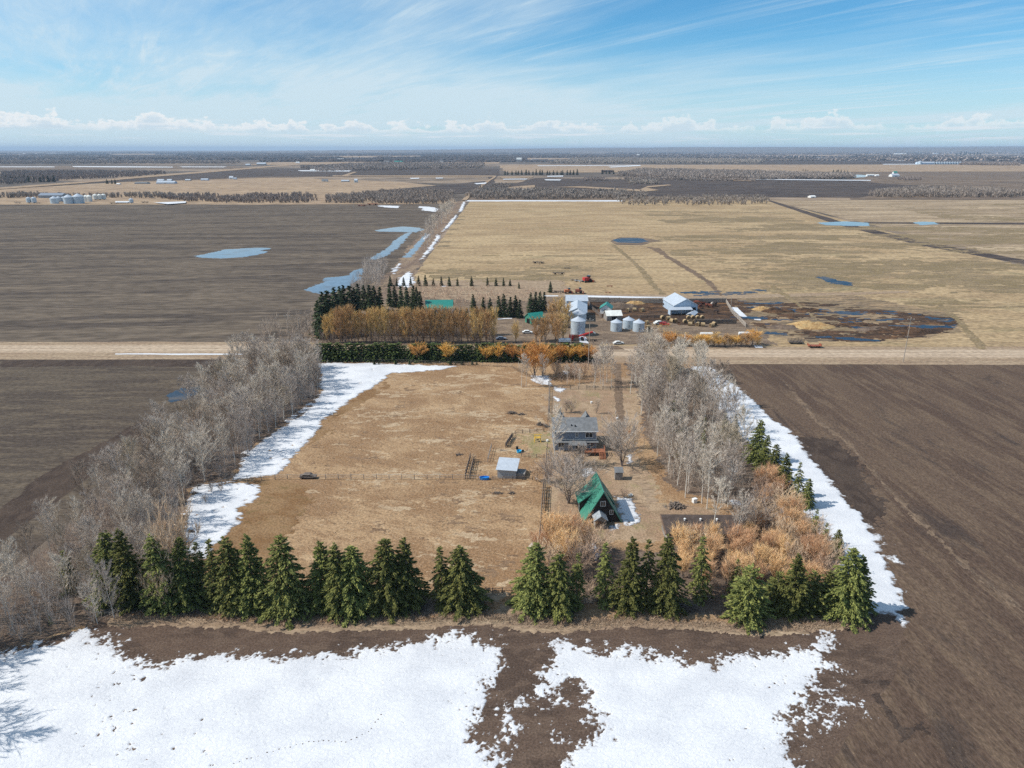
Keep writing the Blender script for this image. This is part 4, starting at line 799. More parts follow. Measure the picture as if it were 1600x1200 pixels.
sr = [(610, 432), (620, 436), (631, 434), (642, 434), (654, 432), (665, 430), (677, 436), (690, 433), (702, 433), (715, 435), (737, 433), (762, 434), (775, 435), (787, 435), (797, 437), (811, 438), (860, 440)]
for i, (bx, ty) in enumerate(sr): place(CF[i % 2], *P(bx, (447 if i < 15 else (451, 457)[i-15]))[:2], tall(448 if i < 16 else 457, ty), 10, 1.25, label='%s young spruce from the left along the top of the farm lot' % ORD[i], group='young spruces along the farm lot')
grow_mass('orchard_brush', [(640, 452), (700, 450), (830, 452), (850, 470), (820, 478), (700, 476), (660, 470)], 3.2, 3.0, 'rust', 'reddish-brown brush on the farm lot behind the teal roof', 65, 26, .5, .09, cat='brush')
grow_mass('orchard_brush', [(515, 520), (775, 522), (775, 540), (510, 540)], 1.9, 5.2, 'brush', 'dark brown brush under the golden willow row', 66, 34, .4, .07, cat='brush')
grow_mass('poplar_grove', [(545, 462), (575, 418), (600, 412), (612, 440), (604, 455), (560, 468)], 3.4, 9, 'twig', 'pale leafless poplar grove beside the blue pond', 67, 60, .3, .07, cat='grove')
grow_mass('poplar_grove', [(398, 530), (440, 505), (500, 490), (502, 534)], 3.6, 6, 'twig_dark', 'leafless grove between the dark spruces and the road', 68, 50, .35, .07, cat='grove')
grow_mass('farm_brush', [(1015, 510), (1040, 506), (1060, 520), (1180, 530), (1190, 538), (1040, 540)], 2.4, 1.4, 'gold', 'yellow brush and weeds below the hay bales', 69, 16, .8, .07, cat='brush')
for i, (bx, by, ty) in enumerate([(668, 385, 352), (672, 378, 348), (676, 366, 338), (684, 358, 330), (690, 350, 322), (697, 343, 318), (703, 338, 314), (708, 331, 311), (664, 390, 378)]):
    put(AS, bx, by, ty, 11, '%s bare roadside tree from the bottom along the grass road' % ORD[i], 1.3)

# ------------------------------------------------------------------ far land: fields, woods, farms
Z = [0.15]
def fld(name, q, mat, j=10, st=40): Z[0] += .03; return S(name, q, round(Z[0], 3), M[mat], j, st)
fld('far_field', [(-900, 321), (600, 319.5), (712, 318), (700, 300), (560, 297), (0, 299), (-900, 302)], 'tan_far', 4, 20)
fld('far_field', [(-700, 300), (0, 296), (200, 284), (420, 277), (620, 284), (700, 292), (640, 302), (300, 304), (0, 305)], 'tan_far', 5, 30)
fld('far_field', [(720, 313), (1200, 313), (1200, 302), (730, 300)], 'brown_far', 4, 20)
fld('far_field', [(1330, 312), (2600, 312), (2600, 262), (1480, 262), (1330, 268)], 'brown_far', 8, 40)
fld('far_field', [(850, 306), (1340, 309), (1380, 303), (1560, 304), (1500, 293), (1380, 287), (1330, 282), (1000, 281), (835, 278), (790, 292)], 'soil_far', 6, 30)
fld('far_field', [(745, 291), (870, 289), (1010, 305), (735, 306)], 'soil_far', 5, 30)
fld('far_field', [(200, 285), (420, 276), (520, 276), (770, 277), (740, 300), (640, 300), (600, 284), (480, 276)], 'brown_far', 5, 30)
fld('far_field', [(570, 300), (770, 282), (760, 276), (520, 275), (520, 270), (780, 268), (770, 290), (720, 303)], 'soil_far', 5, 30)
fld('far_field', [(120, 287), (400, 264), (780, 264), (780, 275), (420, 276)], 'soil_far', 6, 40)
fld('far_field', [(790, 270), (1600, 268), (2300, 268), (2300, 256), (1600, 257), (780, 258)], 'tan_far', 10, 50)
fld('far_field', [(-700, 268), (360, 264), (400, 262), (360, 259.5), (-700, 259)], 'brown_far', 10, 60)
fld('far_field', [(380, 258), (780, 256), (780, 252), (460, 251)], 'tan_far', 10, 60)
fld('far_field', [(1180, 256), (2300, 256), (2300, 246), (1500, 245.5), (1190, 248)], 'soil_far', 14, 60)
fld('far_field', [(800, 243.5), (1480, 244), (1600, 240.5), (1400, 240.2), (900, 241.2)], 'tan_far', 20, 90)
fld('far_field', [(820, 250), (960, 250), (960, 247.5), (820, 247.5)], 'tan_far', 20, 90)
fld('far_field', [(1340, 272), (1600, 276), (1600, 302), (1500, 292), (1400, 286)], 'brown_far', 10, 50)
fld('far_field', [(0, 240.6), (420, 240.2), (420, 241.4), (0, 241.8)], 'tan_far', 40, 200)
fld('far_field', [(480, 244), (780, 243), (780, 245), (500, 246.2)], 'tan_far', 40, 200)
Z[0] = .9
for q in ([(-500, 299), (0, 296.5), (125, 287), (225, 278), (325, 270), (400, 263.5), (500, 255), (500, 253.6), (395, 261.6), (320, 267.8), (220, 275.6), (120, 284.6), (0, 293.6), (-500, 296)], [(520, 276.2), (775, 276.6), (775, 274.8), (520, 274.6)], [(530, 276), (552, 269), (558, 269), (540, 276)], [(720, 314), (738, 300), (750, 290), (772, 276), (776, 276), (756, 290), (744, 300), (728, 314)],
          [(870, 293), (905, 294), (990, 299), (1010, 300), (1030, 298), (1010, 294), (1050, 290), (1044, 288.8), (1012, 291.6), (1000, 297), (960, 294.6), (905, 291.6)], [(960, 273), (1100, 281), (1180, 284), (1180, 282.6), (1100, 279.6), (965, 272)], [(780, 276.5), (835, 276), (830, 278), (785, 279)], [(840, 300), (800, 299), (790, 293), (835, 290), (836, 294)]):
    Z[0] += .02; o = S('far_lane', q, round(Z[0], 3), M['tan_far'], 1.5, 20)
for q in ([(0, 260.6), (85, 260.6), (85, 261.6), (0, 261.6)], [(112, 260), (210, 260.4), (270, 261.0), (270, 262.0), (180, 261.8), (115, 261.2)], [(280, 260.6), (355, 260.8), (350, 261.7), (285, 261.6)], [(465, 266.5), (550, 266.6), (545, 268.4), (470, 268)], [(950, 261), (1000, 258.6), (1002, 259.4), (955, 262)], [(840, 259), (1000, 258.2), (1000, 259), (840, 259.8)], [(1165, 280.3), (1360, 282.0), (1360, 283.2), (1165, 281.4)], [(1340, 250), (1375, 250.4), (1372, 251.2), (1338, 251)], [(1385, 250.4), (1415, 250.8), (1412, 251.5), (1385, 251.2)], [(785, 280.2), (825, 280), (822, 281.2), (786, 281.4)], [(855, 275.6), (880, 275), (880, 276.6), (856, 276.8)], [(850, 281), (877, 281.2), (874, 282.8), (853, 282.6)], [(1380, 256.6), (1440, 256.4), (1440, 257.2), (1380, 257.5)], [(740, 287.4), (760, 286), (758, 288), (744, 289)], [(0, 240), (120, 239.4), (100, 240), (0, 240.6)], [(780, 299.5), (830, 296), (832, 298), (790, 301)], [(640, 279), (655, 278.6), (655, 280), (642, 280.4)], [(680, 278.6), (692, 278.4), (692, 279.6), (681, 279.8)], [(240, 318), (292, 316), (290, 318.6), (262, 320.5)], [(180, 316), (205, 316), (200, 318), (180, 318)]):
    Z[0] += .02; S('snow_strip', q, round(Z[0], 3), M['snow_far'], 2, 20)
WOODS = [
 ([(-60, 308), (40, 305), (75, 307), (170, 306), (240, 306), (300, 308), (300, 312), (160, 309), (60, 309), (-60, 312)], 6, 8, 'grey bare wood behind the far grain bins'),
 ([(250, 307), (330, 307), (332, 316), (300, 315), (250, 311)], 6, 8, 'grey bare thicket right of the far grain bins'),
 ([(330, 312), (400, 306), (486, 306), (490, 317), (400, 318), (335, 317)], 6, 8, 'grey wood along the far edge of the dark field, left piece'),
 ([(508, 312), (560, 304), (660, 300), (706, 302), (698, 320), (620, 319), (550, 318), (510, 317)], 6, 9, 'grey wood along the far edge of the dark field, right piece'),
 ([(735, 300), (850, 299), (960, 302), (1010, 306), (1010, 312), (970, 311.4), (735, 311.6)], 6, 9, 'grey wood behind the snow line above the prairie'),
 ([(970, 312), (1200, 310), (1195, 319), (1100, 322), (970, 321)], 9, 8, 'thin bare brush on the far edge of the prairie'),
 ([(1340, 308), (1440, 298), (1560, 302), (1600, 306), (1580, 309), (1380, 309)], 6, 12, 'long grey wood above the hay field'),
 ([(965, 275), (1000, 268), (1200, 272), (1330, 276), (1330, 280), (1160, 281.5), (1060, 281), (965, 275)], 9, 14, 'broad grey wood behind the dark far field'),
 ([(985, 284), (1025, 283), (1025, 288), (985, 288)], 7, 7, 'round bare thicket in the dark far field'),
 ([(915, 280), (945, 279), (945, 283), (915, 283)], 7, 6, 'small bare thicket left in the dark far field'),
 ([(740, 296), (780, 288), (800, 292), (760, 300)], 8, 7, 'bare brush beside the grass road'),
 ([(0, 290), (130, 281), (250, 274), (255, 271), (100, 270), (0, 271)], 12, 13, 'wide grey wood left of the diagonal far road'),
 ([(500, 268), (750, 263), (760, 257), (590, 257), (470, 262)], 16, 14, 'grey wood behind the far dark fields'),
 ([(-100, 256.5), (370, 255.5), (370, 253), (-100, 252)], 26, 16, 'far grey wood on the left'),
 ([(860, 256), (1180, 256), (1190, 251), (900, 249)], 24, 17, 'far grey wood in the middle'),
 ([(960, 280.5), (1160, 283.6), (1190, 284), (1180, 282.4), (1000, 279)], 10, 7, 'line of brush under the broad grey wood'),
 ([(1500, 258), (1590, 259), (1590, 256), (1510, 255)], 16, 12, 'grey wood right of the long row of bins'),
 ([(1410, 282), (1440, 282.6), (1440, 280), (1410, 280)], 10, 8, 'lone bare thicket on the far brown field'),
 ([(395, 243.6), (520, 244), (520, 240.8), (300, 241)], 60, 20, 'hazy wood far left of the middle'),
 ([(20, 248), (300, 249.5), (300, 246), (20, 245)], 50, 18, 'hazy bare wood at the far left'),
 ([(1200, 252), (1340, 251), (1330, 248), (1190, 249)], 30, 12, 'thin wood by the far right farm'),
]
for i, (q, sp, hh, lb) in enumerate(WOODS):
    c = P(800, q[0][1]).y
    grow_mass('woodland', q, sp*1.15 if c < 1500 else sp*.8, hh*.85, 'twig_far', lb, 300+i, 46 if c < 1500 else 26, .38 if c < 1500 else .7, .0011*c*.55, low=.0)
# very far: low woodland masses to the horizon, in strips
rs_ = np.random.RandomState(5)
def far_bands():
    C, D, L, Wd = [], [], [], []
    for k in range(130):
        y = 4200*(26000/4200)**rs_.rand(); x = rs_.uniform(-.78, .78)*y; wx = rs_.uniform(300, 1800)*(.5+y/9000); wy = rs_.uniform(60, 260)*(.5+y/9000); n = int(70+40*rs_.rand())*3
        X = x+rs_.uniform(-1, 1, n)*wx/2; Y = y+rs_.uniform(-1, 1, n)*wy/2; h = rs_.uniform(9, 17)
        C.append(np.stack([X, Y, np.full(n, 0.0)], 1)); D.append(np.stack([X+rs_.normal(size=n)*20, Y, h*(.7+.5*rs_.rand(n))], 1)); Wd.append((wx/n*6+15)*(.6+.8*rs_.rand(n)))
    s_ = Shards(); B = np.concatenate(C); Tp = np.concatenate(D); w_ = np.concatenate(Wd)[:, None]; u = np.array([[1, 0, 0]])
    V = np.stack([B-u*w_/2, B+u*w_/2, Tp+u*w_*.35, Tp-u*w_*.35], 1).reshape(-1, 3); q_ = np.arange(len(B))*4
    # give each clump depth: two crossed faces
    V2 = np.stack([B-np.array([[0, 1, 0]])*w_/2, B+np.array([[0, 1, 0]])*w_/2, Tp+np.array([[0, 1, 0]])*w_*.3, Tp-np.array([[0, 1, 0]])*w_*.3], 1).reshape(-1, 3)
    T = np.stack([q_, q_+1, q_+2, q_+3], 1)
    o = link('distant_woods', mesh_np('distant_woods', np.concatenate([V, V2]), np.concatenate([T, T+len(V)]), M['twig_far'])); tag(o, 'patchwork of hazy bare woods reaching to the horizon', 'woodland', None, 'stuff')
far_bands()
fc = []
def frow(x0, x1, by, ty, n, lb, g):
    for i in range(n):
        x_ = x0+(x1-x0)*(i+.5)/n+rnd.uniform(-.3, .3)*(x1-x0)/n; h = tall(by, ty)*rnd.uniform(.75, 1.1)
        place(CF[i % 2], *P(x_, by)[:2], h, 10, 1.5, label=lb, group=g)
frow(0, 88, 284.5, 273, 12, 'dark spruce in the grey wood at the far left', 'spruces at the far left')
frow(786, 905, 273.4, 264.6, 22, 'dark spruce in the long windbreak beyond the prairie', 'far windbreak of spruces')
frow(940, 960, 272, 265, 4, 'dark spruce beside the small far dark barn', 'spruces by the far dark barn')
frow(1354, 1420-96+52, 266.6, 265, 3, 'tiny dark conifer on the tan far field', 'conifers on the tan far field')
frow(1300, 1325, 271, 264.6, 6, 'dark conifer on top of the broad grey wood', 'conifers by the broad wood')
frow(1252, 1262, 267, 263, 2, 'dark conifer left on top of the broad grey wood', 'conifers left of the broad wood')
frow(504, 570, 249.6, 244.6, 12, 'dark conifer in the far windbreak left of the middle', 'far windbreak left of the middle')
frow(1230, 1262, 250.5, 244.2, 7, 'dark conifer around the far right farm', 'conifers of the far right farm')
frow(1492, 1534, 242.2, 236.6, 8, 'dark conifer in the hazy far right windbreak', 'hazy windbreak at the right')
frow(1424, 1450, 241.4, 237.6, 4, 'dark conifer behind the far white barn', 'conifers behind the white barn')
frow(166, 182, 287.4, 280, 3, 'dark spruce left of the far white farm', 'spruces by the far white farm')
frow(592, 660, 254.4, 250.6, 8, 'dark conifer around the far green roofs', 'conifers by the far green roofs')
frow(190, 208, 248.6, 245.6, 3, 'dark conifer speck at the far left', 'conifer specks at the far left')
# ------------------------------------------------------------------ buildings
def gable(name, lb, cat, cx, cy, L, Wd, wall_h, ridge_h, rz, wall, roof, wins=(), door=None, eave=.35, group=None, th=.12, axis='x', doormat='opening', winmat='glass', trim=None, z=0):
    """gabled building, ridge along local x; wins: (side, along, height, w, h)"""
    root = empty(name, (cx, cy, z), math.radians(rz)); tag(root, lb, cat, group)
    b = MB(); hw = Wd/2; b.add([], [])
    k = L/2
    outline = [(-hw, 0), (hw, 0), (hw, wall_h), (0, ridge_h), (-hw, wall_h)]
    b.add([(-k, y, zz) for y, zz in outline]+[(k, y, zz) for y, zz in outline], [(4, 3, 2, 1, 0), (5, 6, 7, 8, 9)]+[(i, (i+1) % 5, 5+(i+1) % 5, 5+i) for i in range(5)])
    b.build('wall', M[wall], root)
    sl = (ridge_h-wall_h)/hw; r_ = MB(); e = eave; o_ = th+.02
    for s in (-1, 1):
        r_.slab([(-k-e, 0, ridge_h+o_), (k+e, 0, ridge_h+o_), (k+e, s*(hw+e), wall_h-sl*e+o_), (-k-e, s*(hw+e), wall_h-sl*e+o_)], th)
    r_.build('roof', M[roof], root)
    for side, al, hz, ww, wh in wins: window(root, side, al, hz, ww, wh, k, hw, winmat)
    if door:
        side, al, ww, wh = door; m_ = MB()
        if side == 'f': m_.box(al-ww/2, al+ww/2, -hw-.06, -hw+.02, 0, wh)
        elif side == 'b': m_.box(al-ww/2, al+ww/2, hw-.02, hw+.06, 0, wh)
        elif side == 'l': m_.box(-k-.06, -k+.02, al-ww/2, al+ww/2, 0, wh)
        else: m_.box(k-.02, k+.06, al-ww/2, al+ww/2, 0, wh)
        m_.build('door', M[doormat], root)
    return root
def window(root, side, al, hz, ww, wh, k, hw, winmat='glass', frame='white', fr=.09):
    f, p = MB(), MB()
    def bx(m, a0, a1, z0, z1, d0, d1):
        if side == 'f': m.box(a0, a1, -hw-d1, -hw-d0, z0, z1)
        elif side == 'b': m.box(a0, a1, hw+d0, hw+d1, z0, z1)
        elif side == 'l': m.box(-k-d1, -k-d0, a0, a1, z0, z1)
        else: m.box(k+d0, k+d1, a0, a1, z0, z1)
    a0, a1, z0, z1 = al-ww/2, al+ww/2, hz, hz+wh
    bx(p, a0, a1, z0, z1, -.02, .03)
    bx(f, a0-fr, a0, z0-fr, z1+fr, -.02, .07); bx(f, a1, a1+fr, z0-fr, z1+fr, -.02, .07); bx(f, a0, a1, z1, z1+fr, -.02, .07); bx(f, a0, a1, z0-fr, z0, -.02, .07); bx(f, al-fr/3, al+fr/3, z0, z1, .03, .06)
    fo = f.build('window', M[frame], root); p.build('pane', M[winmat], fo)
def part(name, mb, mat, root, smooth=False): return mb.build(name, M[mat], root, smooth)

# --- two-storey grey house (front towards the camera)
hy = 158.6
house = empty('house', (15.4, hy, 0)); tag(house, 'two-storey blue-grey house with a shingled roof and rear gables', 'house')
hw_, dp = 5.15, 8.6
wl_ = MB(); wl_.add([(x, y, z) for x in (-hw_, hw_) for y, z in ((0, 0), (dp, 0), (dp, 5.2), (dp/2, 6.9), (0, 5.2))], [(0, 1, 2, 3, 4), (9, 8, 7, 6, 5), (0, 5, 6, 1), (1, 6, 7, 2), (2, 7, 8, 3), (3, 8, 9, 4), (4, 9, 5, 0)]); part('wall', wl_, 'siding', house)
rf = MB(); e = .4; sl = 1.7/(dp/2)
rf.slab([(-hw_-e, dp/2, 7.05), (hw_+e, dp/2, 7.05), (hw_+e, -e, 5.35-sl*e), (-hw_-e, -e, 5.35-sl*e)], .14); rf.slab([(-hw_-e, dp/2, 7.05), (hw_+e, dp/2, 7.05), (hw_+e, dp+e, 5.35-sl*e), (-hw_-e, dp+e, 5.35-sl*e)], .14)
ro = part('roof', rf, 'shingle', house)
for x, y in ((-.9, 1.5), (.0, 1.2)): part('vent', MB().lathe([(.16, 5.7), (.16, 6.25), (0, 6.3)], 8, x, y), 'black', ro)
for gx in (-3.2, 3.2):
    gb = MB(); gb.prism([(gx-1.2, 5.3), (gx+1.2, 5.3), (gx, 6.9)], dp/2+1.0, dp-.6); part('rear_gable_wall', gb, 'siding', house)
    gr = MB()
    for s in (-1, 1): gr.slab([(gx, dp/2+.8, 7.35), (gx, dp-.4, 7.35), (gx+s*1.6, dp-.4, 5.0), (gx+s*1.6, dp/2+.8, 5.0)], .12)
    part('rear_gable_roof', gr, 'shingle', house)
part('trim_band', MB().box(-hw_-.04, hw_+.04, -.10, -.015, 2.85, 3.05), 'offwhite', house)
part('eave_trim', MB().box(-hw_-e, hw_+e, -e-.06, -e-.01, 5.02, 5.2), 'grey', house)
sk = MB(); sk.slab([(-hw_, -.02, 2.8), (-1.6, -.02, 2.8), (-1.6, -.9, 2.45), (-hw_, -.9, 2.45)], .1); part('skirt_roof', sk, 'shingle', house); sk = MB(); sk.slab([(2.55, -.02, 2.8), (hw_+.45, -.02, 2.8), (hw_+.45, -.9, 2.45), (2.55, -.9, 2.45)], .1); part('skirt_roof', sk, 'shingle', house)
pr = MB(); pr.slab([(-1.6, -.02, 2.83), (2.55, -.02, 2.83), (2.7, -2.3, 2.3), (-1.75, -2.3, 2.3)], .12); part('porch_roof', pr, 'shingle', house)
for x in (-1.6, 2.55): part('porch_post', MB().box(x-.07, x+.07, -2.2, -2.06, 0, 2.2), 'wood', house)
for side, al, hz, ww, wh in (('f', .35, 3.55, .5, 1.15), ('f', 3.35, 3.5, 1.7, 1.15), ('f', -3.4, .9, 1.3, 1.2), ('f', 4.2, .9, .8, 1.1)):
    pf = MB(); window(house, side, al, hz, ww, wh, hw_, 0)
dr = part('door', MB().box(.2, 1.15, -.07, .01, .1, 2.15), 'opening', house); part('handle', MB().box(1.02, 1.08, -.11, -.07, 1.0, 1.1), 'white', dr)
part('gutter', MB().box(-hw_-.42, hw_+.42, -.56, -.46, 5.06, 5.18), 'white', house)
for x in (-hw_-.02, hw_-.1): part('downspout', MB().box(x, x+.1, -.14, -.02, .1, 5.0), 'white', house)
# deck
dk = empty('deck', (21.4, 156.2, 0)); tag(dk, 'reddish wooden deck with railing and stairs by the grey house', 'deck')
part('deck_floor', MB().box(-3.9, 1.0, -1.1, 1.2, .85, 1.0), 'cedar', dk)
for x in (-3.8, -1.5, .9): part('post', MB().box(x-.07, x+.07, -1.1, -.96, 0, 2.0), 'cedar', dk)
part('railing', MB().box(-3.8, -.3, -1.08, -.98, 1.85, 1.95).box(-3.8, -.3, -1.08, -.98, 1.4, 1.46).box(.86, .96, -1.1, 1.2, 1.85, 1.95).box(.86, .96, -1.1, 1.2, 1.4, 1.46), 'cedar', dk)
stp = MB()
for i in range(5): stp.box(-.5, .8, -1.45-i*.36, -1.12-i*.36, .72-i*.17, .78-i*.17)
for x in (-.55, .8): stp.slab([(x, -1.1, .95), (x+.06, -1.1, .95), (x+.06, -3.0, .1), (x, -3.0, .1)], .12)
part('stairs', stp, 'cedar', dk)
for x in (-.52, .83): part('stair_rail', MB().tube([(x, -1.1, 1.9), (x, -3.0, 1.0), (x, -3.05, 0)], .06, 4), 'cedar', dk)

# --- green A-frame cabin
cb = empty('cabin', (17.85, 123.3, 0), math.radians(3)); tag(cb, 'steep green-roofed A-frame cabin with a small front porch', 'cabin')
hw_, ln, pk = 3.75, 9.2, 6.75
bd = MB(); bd.prism([(-hw_+.25, 0), (hw_-.25, 0), (0, pk-.35)], .35, ln-.2); part('gable_wall', bd, 'dark_wood', cb)
ra = MB()
for s in (-1, 1): ra.slab([(0, -.1, pk+.1), (0, ln, pk+.1), (s*(hw_+.15), ln, 0.06), (s*(hw_+.15), -.1, 0.06)], .16)
part('roof', ra, 'green_roof', cb)
part('roof_vent', MB().box(-2.35, -2.2, 2.6, 2.75, 2.7, 3.0), 'black', cb)
for s, ox, oz in ((-1, 4.0, 2.3), (1, 3.25, 1.9)):
    dm = MB(); x0, x1 = s*1.5, s*ox
    dm.add([(x1, 4.6, .1), (x1, 8.4, .1), (x1, 8.4, oz), (x1, 4.6, oz), (s*.6, 4.6, .1), (s*.6, 8.4, .1), (s*.6, 8.4, 3.6), (s*.6, 4.6, 3.6)], [(0, 1, 2, 3), (7, 6, 5, 4), (0, 3, 7, 4), (1, 5, 6, 2), (3, 2, 6, 7), (0, 4, 5, 1)])
    wd = part('dormer', dm, 'dark_wood', cb)
    dr_ = MB(); dr_.slab([(s*(1.3 if s < 0 else 1.45), 4.2, 4.5), (s*(1.3 if s < 0 else 1.45), 8.9, 4.5), (s*(ox+.3*(s < 0)), 8.9, oz-.1), (s*(ox+.3*(s < 0)), 4.2, oz-.1)], .14); part('dormer_roof', dr_, 'green_roof', wd)
    part('corner_trim', MB().box(min(x1-.03*s, x1+.05*s), max(x1-.03*s, x1+.05*s), 4.55, 4.7, .1, oz-.02), 'offwhite', wd)
for x, z, ww, wh in ((.0, 3.6, .85, .95), (1.75, 1.75, .6, .85)):
    fo, pa = MB(), MB(); fr = .1
    pa.box(x-ww/2, x+ww/2, .29, .33, z, z+wh); fo.box(x-ww/2-fr, x-ww/2, .26, .34, z-fr, z+wh+fr).box(x+ww/2, x+ww/2+fr, .26, .34, z-fr, z+wh+fr).box(x-ww/2, x+ww/2, .26, .34, z+wh, z+wh+fr).box(x-ww/2, x+ww/2, .26, .34, z-fr, z).box(x-.03, x+.03, .26, .288, z, z+wh)
    w_ = part('window', fo, 'offwhite', cb); part('pane', pa, 'glass', w_)
po = MB(); px0 = -.75; po.add([(px0+x, y, z) for y in (-2.2, .35) for x, z in ((-1.1, 0), (1.1, 0), (1.1, 1.9), (0, 2.7), (-1.1, 1.9))], [(0, 1, 2, 3, 4), (9, 8, 7, 6, 5), (1, 6, 7, 2), (0, 4, 9, 5), (0, 5, 6, 1), (2, 7, 8, 3), (3, 8, 9, 4)])
pw = part('porch', po, 'board_grey', cb); pq = MB()
for s in (-1, 1): pq.slab([(px0, -2.5, 2.85), (px0, .33, 2.85), (px0+s*1.4, .33, 1.82), (px0+s*1.4, -2.5, 1.82)], .1)
part('porch_roof', pq, 'tin', pw); part('porch_door', MB().box(px0-.9, px0+.15, -2.26, -2.19, .05, 1.75), 'board_warm', pw)
part('porch_window', MB().box(px0+.35, px0+.85, -2.25, -2.19, .9, 1.5), 'glass', pw)

# --- shed with a single-pitch metal roof
sh = empty('shed', (-1.2, 143.1, 0), math.radians(-9)); tag(sh, 'small grey shed under a pale metal roof at the pasture fence', 'shed')
b = MB(); b.add([(x, y, z) for x in (-2.1, 2.1) for y, z in ((0, 0), (3.6, 0), (3.6, 2.95), (0, 2.2))], [(0, 1, 2, 3), (7, 6, 5, 4), (0, 4, 5, 1), (1, 5, 6, 2), (2, 6, 7, 3), (3, 7, 4, 0)]); part('wall', b, 'shed_wall', sh)
part('roof', MB().slab([(-2.4, -.45, 2.2), (2.4, -.45, 2.2), (2.4, 4.2, 3.2), (-2.4, 4.2, 3.2)], .1), 'roof_pale', sh)
part('lean_to', MB().box(2.15, 4.0, .6, 3.2, 0, 1.1), 'board_grey', sh)
# --- outhouse
oh = empty('outhouse', (23.8, 142.2, 0)); tag(oh, 'little grey outhouse with a slate-coloured roof', 'outhouse')
part('wall', MB().box(-.85, .85, 0, 1.4, 0, 1.85), 'board_grey', oh); part('roof', MB().slab([(-1.0, -.15, 1.92), (1.0, -.15, 1.92), (1.0, 1.7, 2.5), (-1.0, 1.7, 2.5)], .08), 'shingle', oh); part('door', MB().box(-.35, .35, -.05, .01, .1, 1.7), 'board_grey', oh)
# --- low brown building
lo = empty('low_building', (36.6, 118.3, 0), math.radians(-1)); tag(lo, 'long low building with a dark brown flat-looking roof and white vents', 'building')
part('wall', MB().box(-7.6, 7.6, -2.6, 2.6, 0, 2.1), 'board_grey', lo)
rb = part('roof', MB().slab([(-8, -3.0, 2.2), (8, -3.0, 2.2), (8, 3.1, 2.9), (-8, 3.1, 2.9)], .14), 'shingle_brown', lo)
for x in (-3.6, -.6, 2.5): part('roof_vent', MB().lathe([(.15, 2.5), (.15, 2.95), (.22, 2.95), (.22, 3.1), (0, 3.18)], 8, x, 1.2), 'white', rb)
part('gable_trim', MB().slab([(-8.05, -3.0, 2.22), (-7.85, -3.0, 2.22), (-7.85, 3.1, 2.92), (-8.05, 3.1, 2.92)], .3), 'board_warm', lo)
lg = gable('lean_building', 'second low brown-roofed building behind the orange willows', 'building', P(1210, 832).x, P(1210, 842).y, 7, 5, 1.9, 2.6, 0, 'board_grey', 'shingle_brown', door=('f', 0, 1, 1.7))
# leaning plywood shelter by the fence foot
pl = empty('plywood_shelter', P(831, 857)); tag(pl, 'grey leaning plywood sheet at the foot of the fence', 'shelter')
part('panel', MB().slab([(-.6, -1.2, .05), (.8, -1.0, 1.9), (.8, .9, 1.9), (-.6, .7, .05)], .06), 'wood_pale', pl); part('prop', MB().tube([(.8, 0, 0), (.8, 0, 1.85)], .05, 5), 'wood', pl)

# --- northern farm
gable('farmhouse', 'white house under a long teal metal roof among spruces', 'house', P(686, 491).x, P(686, 491).y+3, 11.8, 8, 3.0, 5.8, 2, 'white', 'green_deep', [('l', -1.5, 1, 1.1, 1.1), ('f', 2, 1, 1.3, 1.1), ('f', -3, 1, 1.3, 1.1)], ('f', 0, 1, 2))
gable('garage', 'small teal-roofed garage behind the golden willows', 'garage', P(836, 506).x, P(836, 506).y+2, 6.5, 5.5, 2.6, 4.4, 28, 'green_roof', 'green_deep', [('f', 1, 1, .9, .8)], ('l', 0, 2.6, 2.1))
gable('workshop', 'long pale metal workshop behind the tall grain bin, back section', 'workshop', P(898, 480).x+.5, 322, 9.5, 9, 4.2, 6.0, 0, 'steel_blue', 'roof_pale', door=('r', 0, 3, 3))
gable('workshop', 'blue-roofed front section of the metal workshop', 'workshop', 28.6, 303, 17, 8, 4.0, 5.8, 84, 'steel_blue', 'roof_pale', door=('r', 0, 3.2, 3), wins=[('f', 2, 1.5, 1, .8)])
gable('barn', 'blue-grey metal barn beside the corral', 'barn', 77, 318, 15, 11, 3.6, 6.4, 97, 'steel_blue', 'roof_pale', door=('l', -1.5, 6.5, 2.6))
bf = MB()
la = empty('lean_to', (74.8, 309.2, 0), math.radians(7)); tag(la, 'open-fronted lean-to against the front of the corral barn', 'lean-to')
part('wall', MB().box(-5, 5, .3, .5, 0, 2.6).box(-5, -4.8, -2.4, .3, 0, 2.5).box(4.8, 5, -2.4, .3, 0, 2.5), 'steel_blue', la); part('roof', MB().slab([(-5.3, -2.8, 2.5), (5.3, -2.8, 2.5), (5.3, .5, 3.1), (-5.3, .5, 3.1)], .12), 'roof_pale', la)
for x in (-4.6, 0, 4.6): part('post', MB().box(x-.12, x+.12, -2.6, -2.4, 0, 2.5), 'wood_pale', la)
gable('shed', 'low slanted metal shelter right of the corral barn', 'shed', P(1081, 494).x, P(1081, 494).y, 7, 3, 1.2, 1.9, 62, 'tin', 'roof_pale')
gable('shed', 'little teal-roofed shed with white gable in the farmyard', 'shed', P(948, 490).x, P(948, 490).y+2, 6, 5, 2.6, 4.3, 78, 'white', 'green_deep', door=('l', 0, 1.8, 2))
gable('shed', 'white-roofed shed left of the three grain bins', 'shed', P(958, 501).x, P(958, 501).y+2, 6.5, 5.5, 2.4, 4.0, 8, 'board_grey', 'white_bin_roof', door=('f', 0, 2, 2))
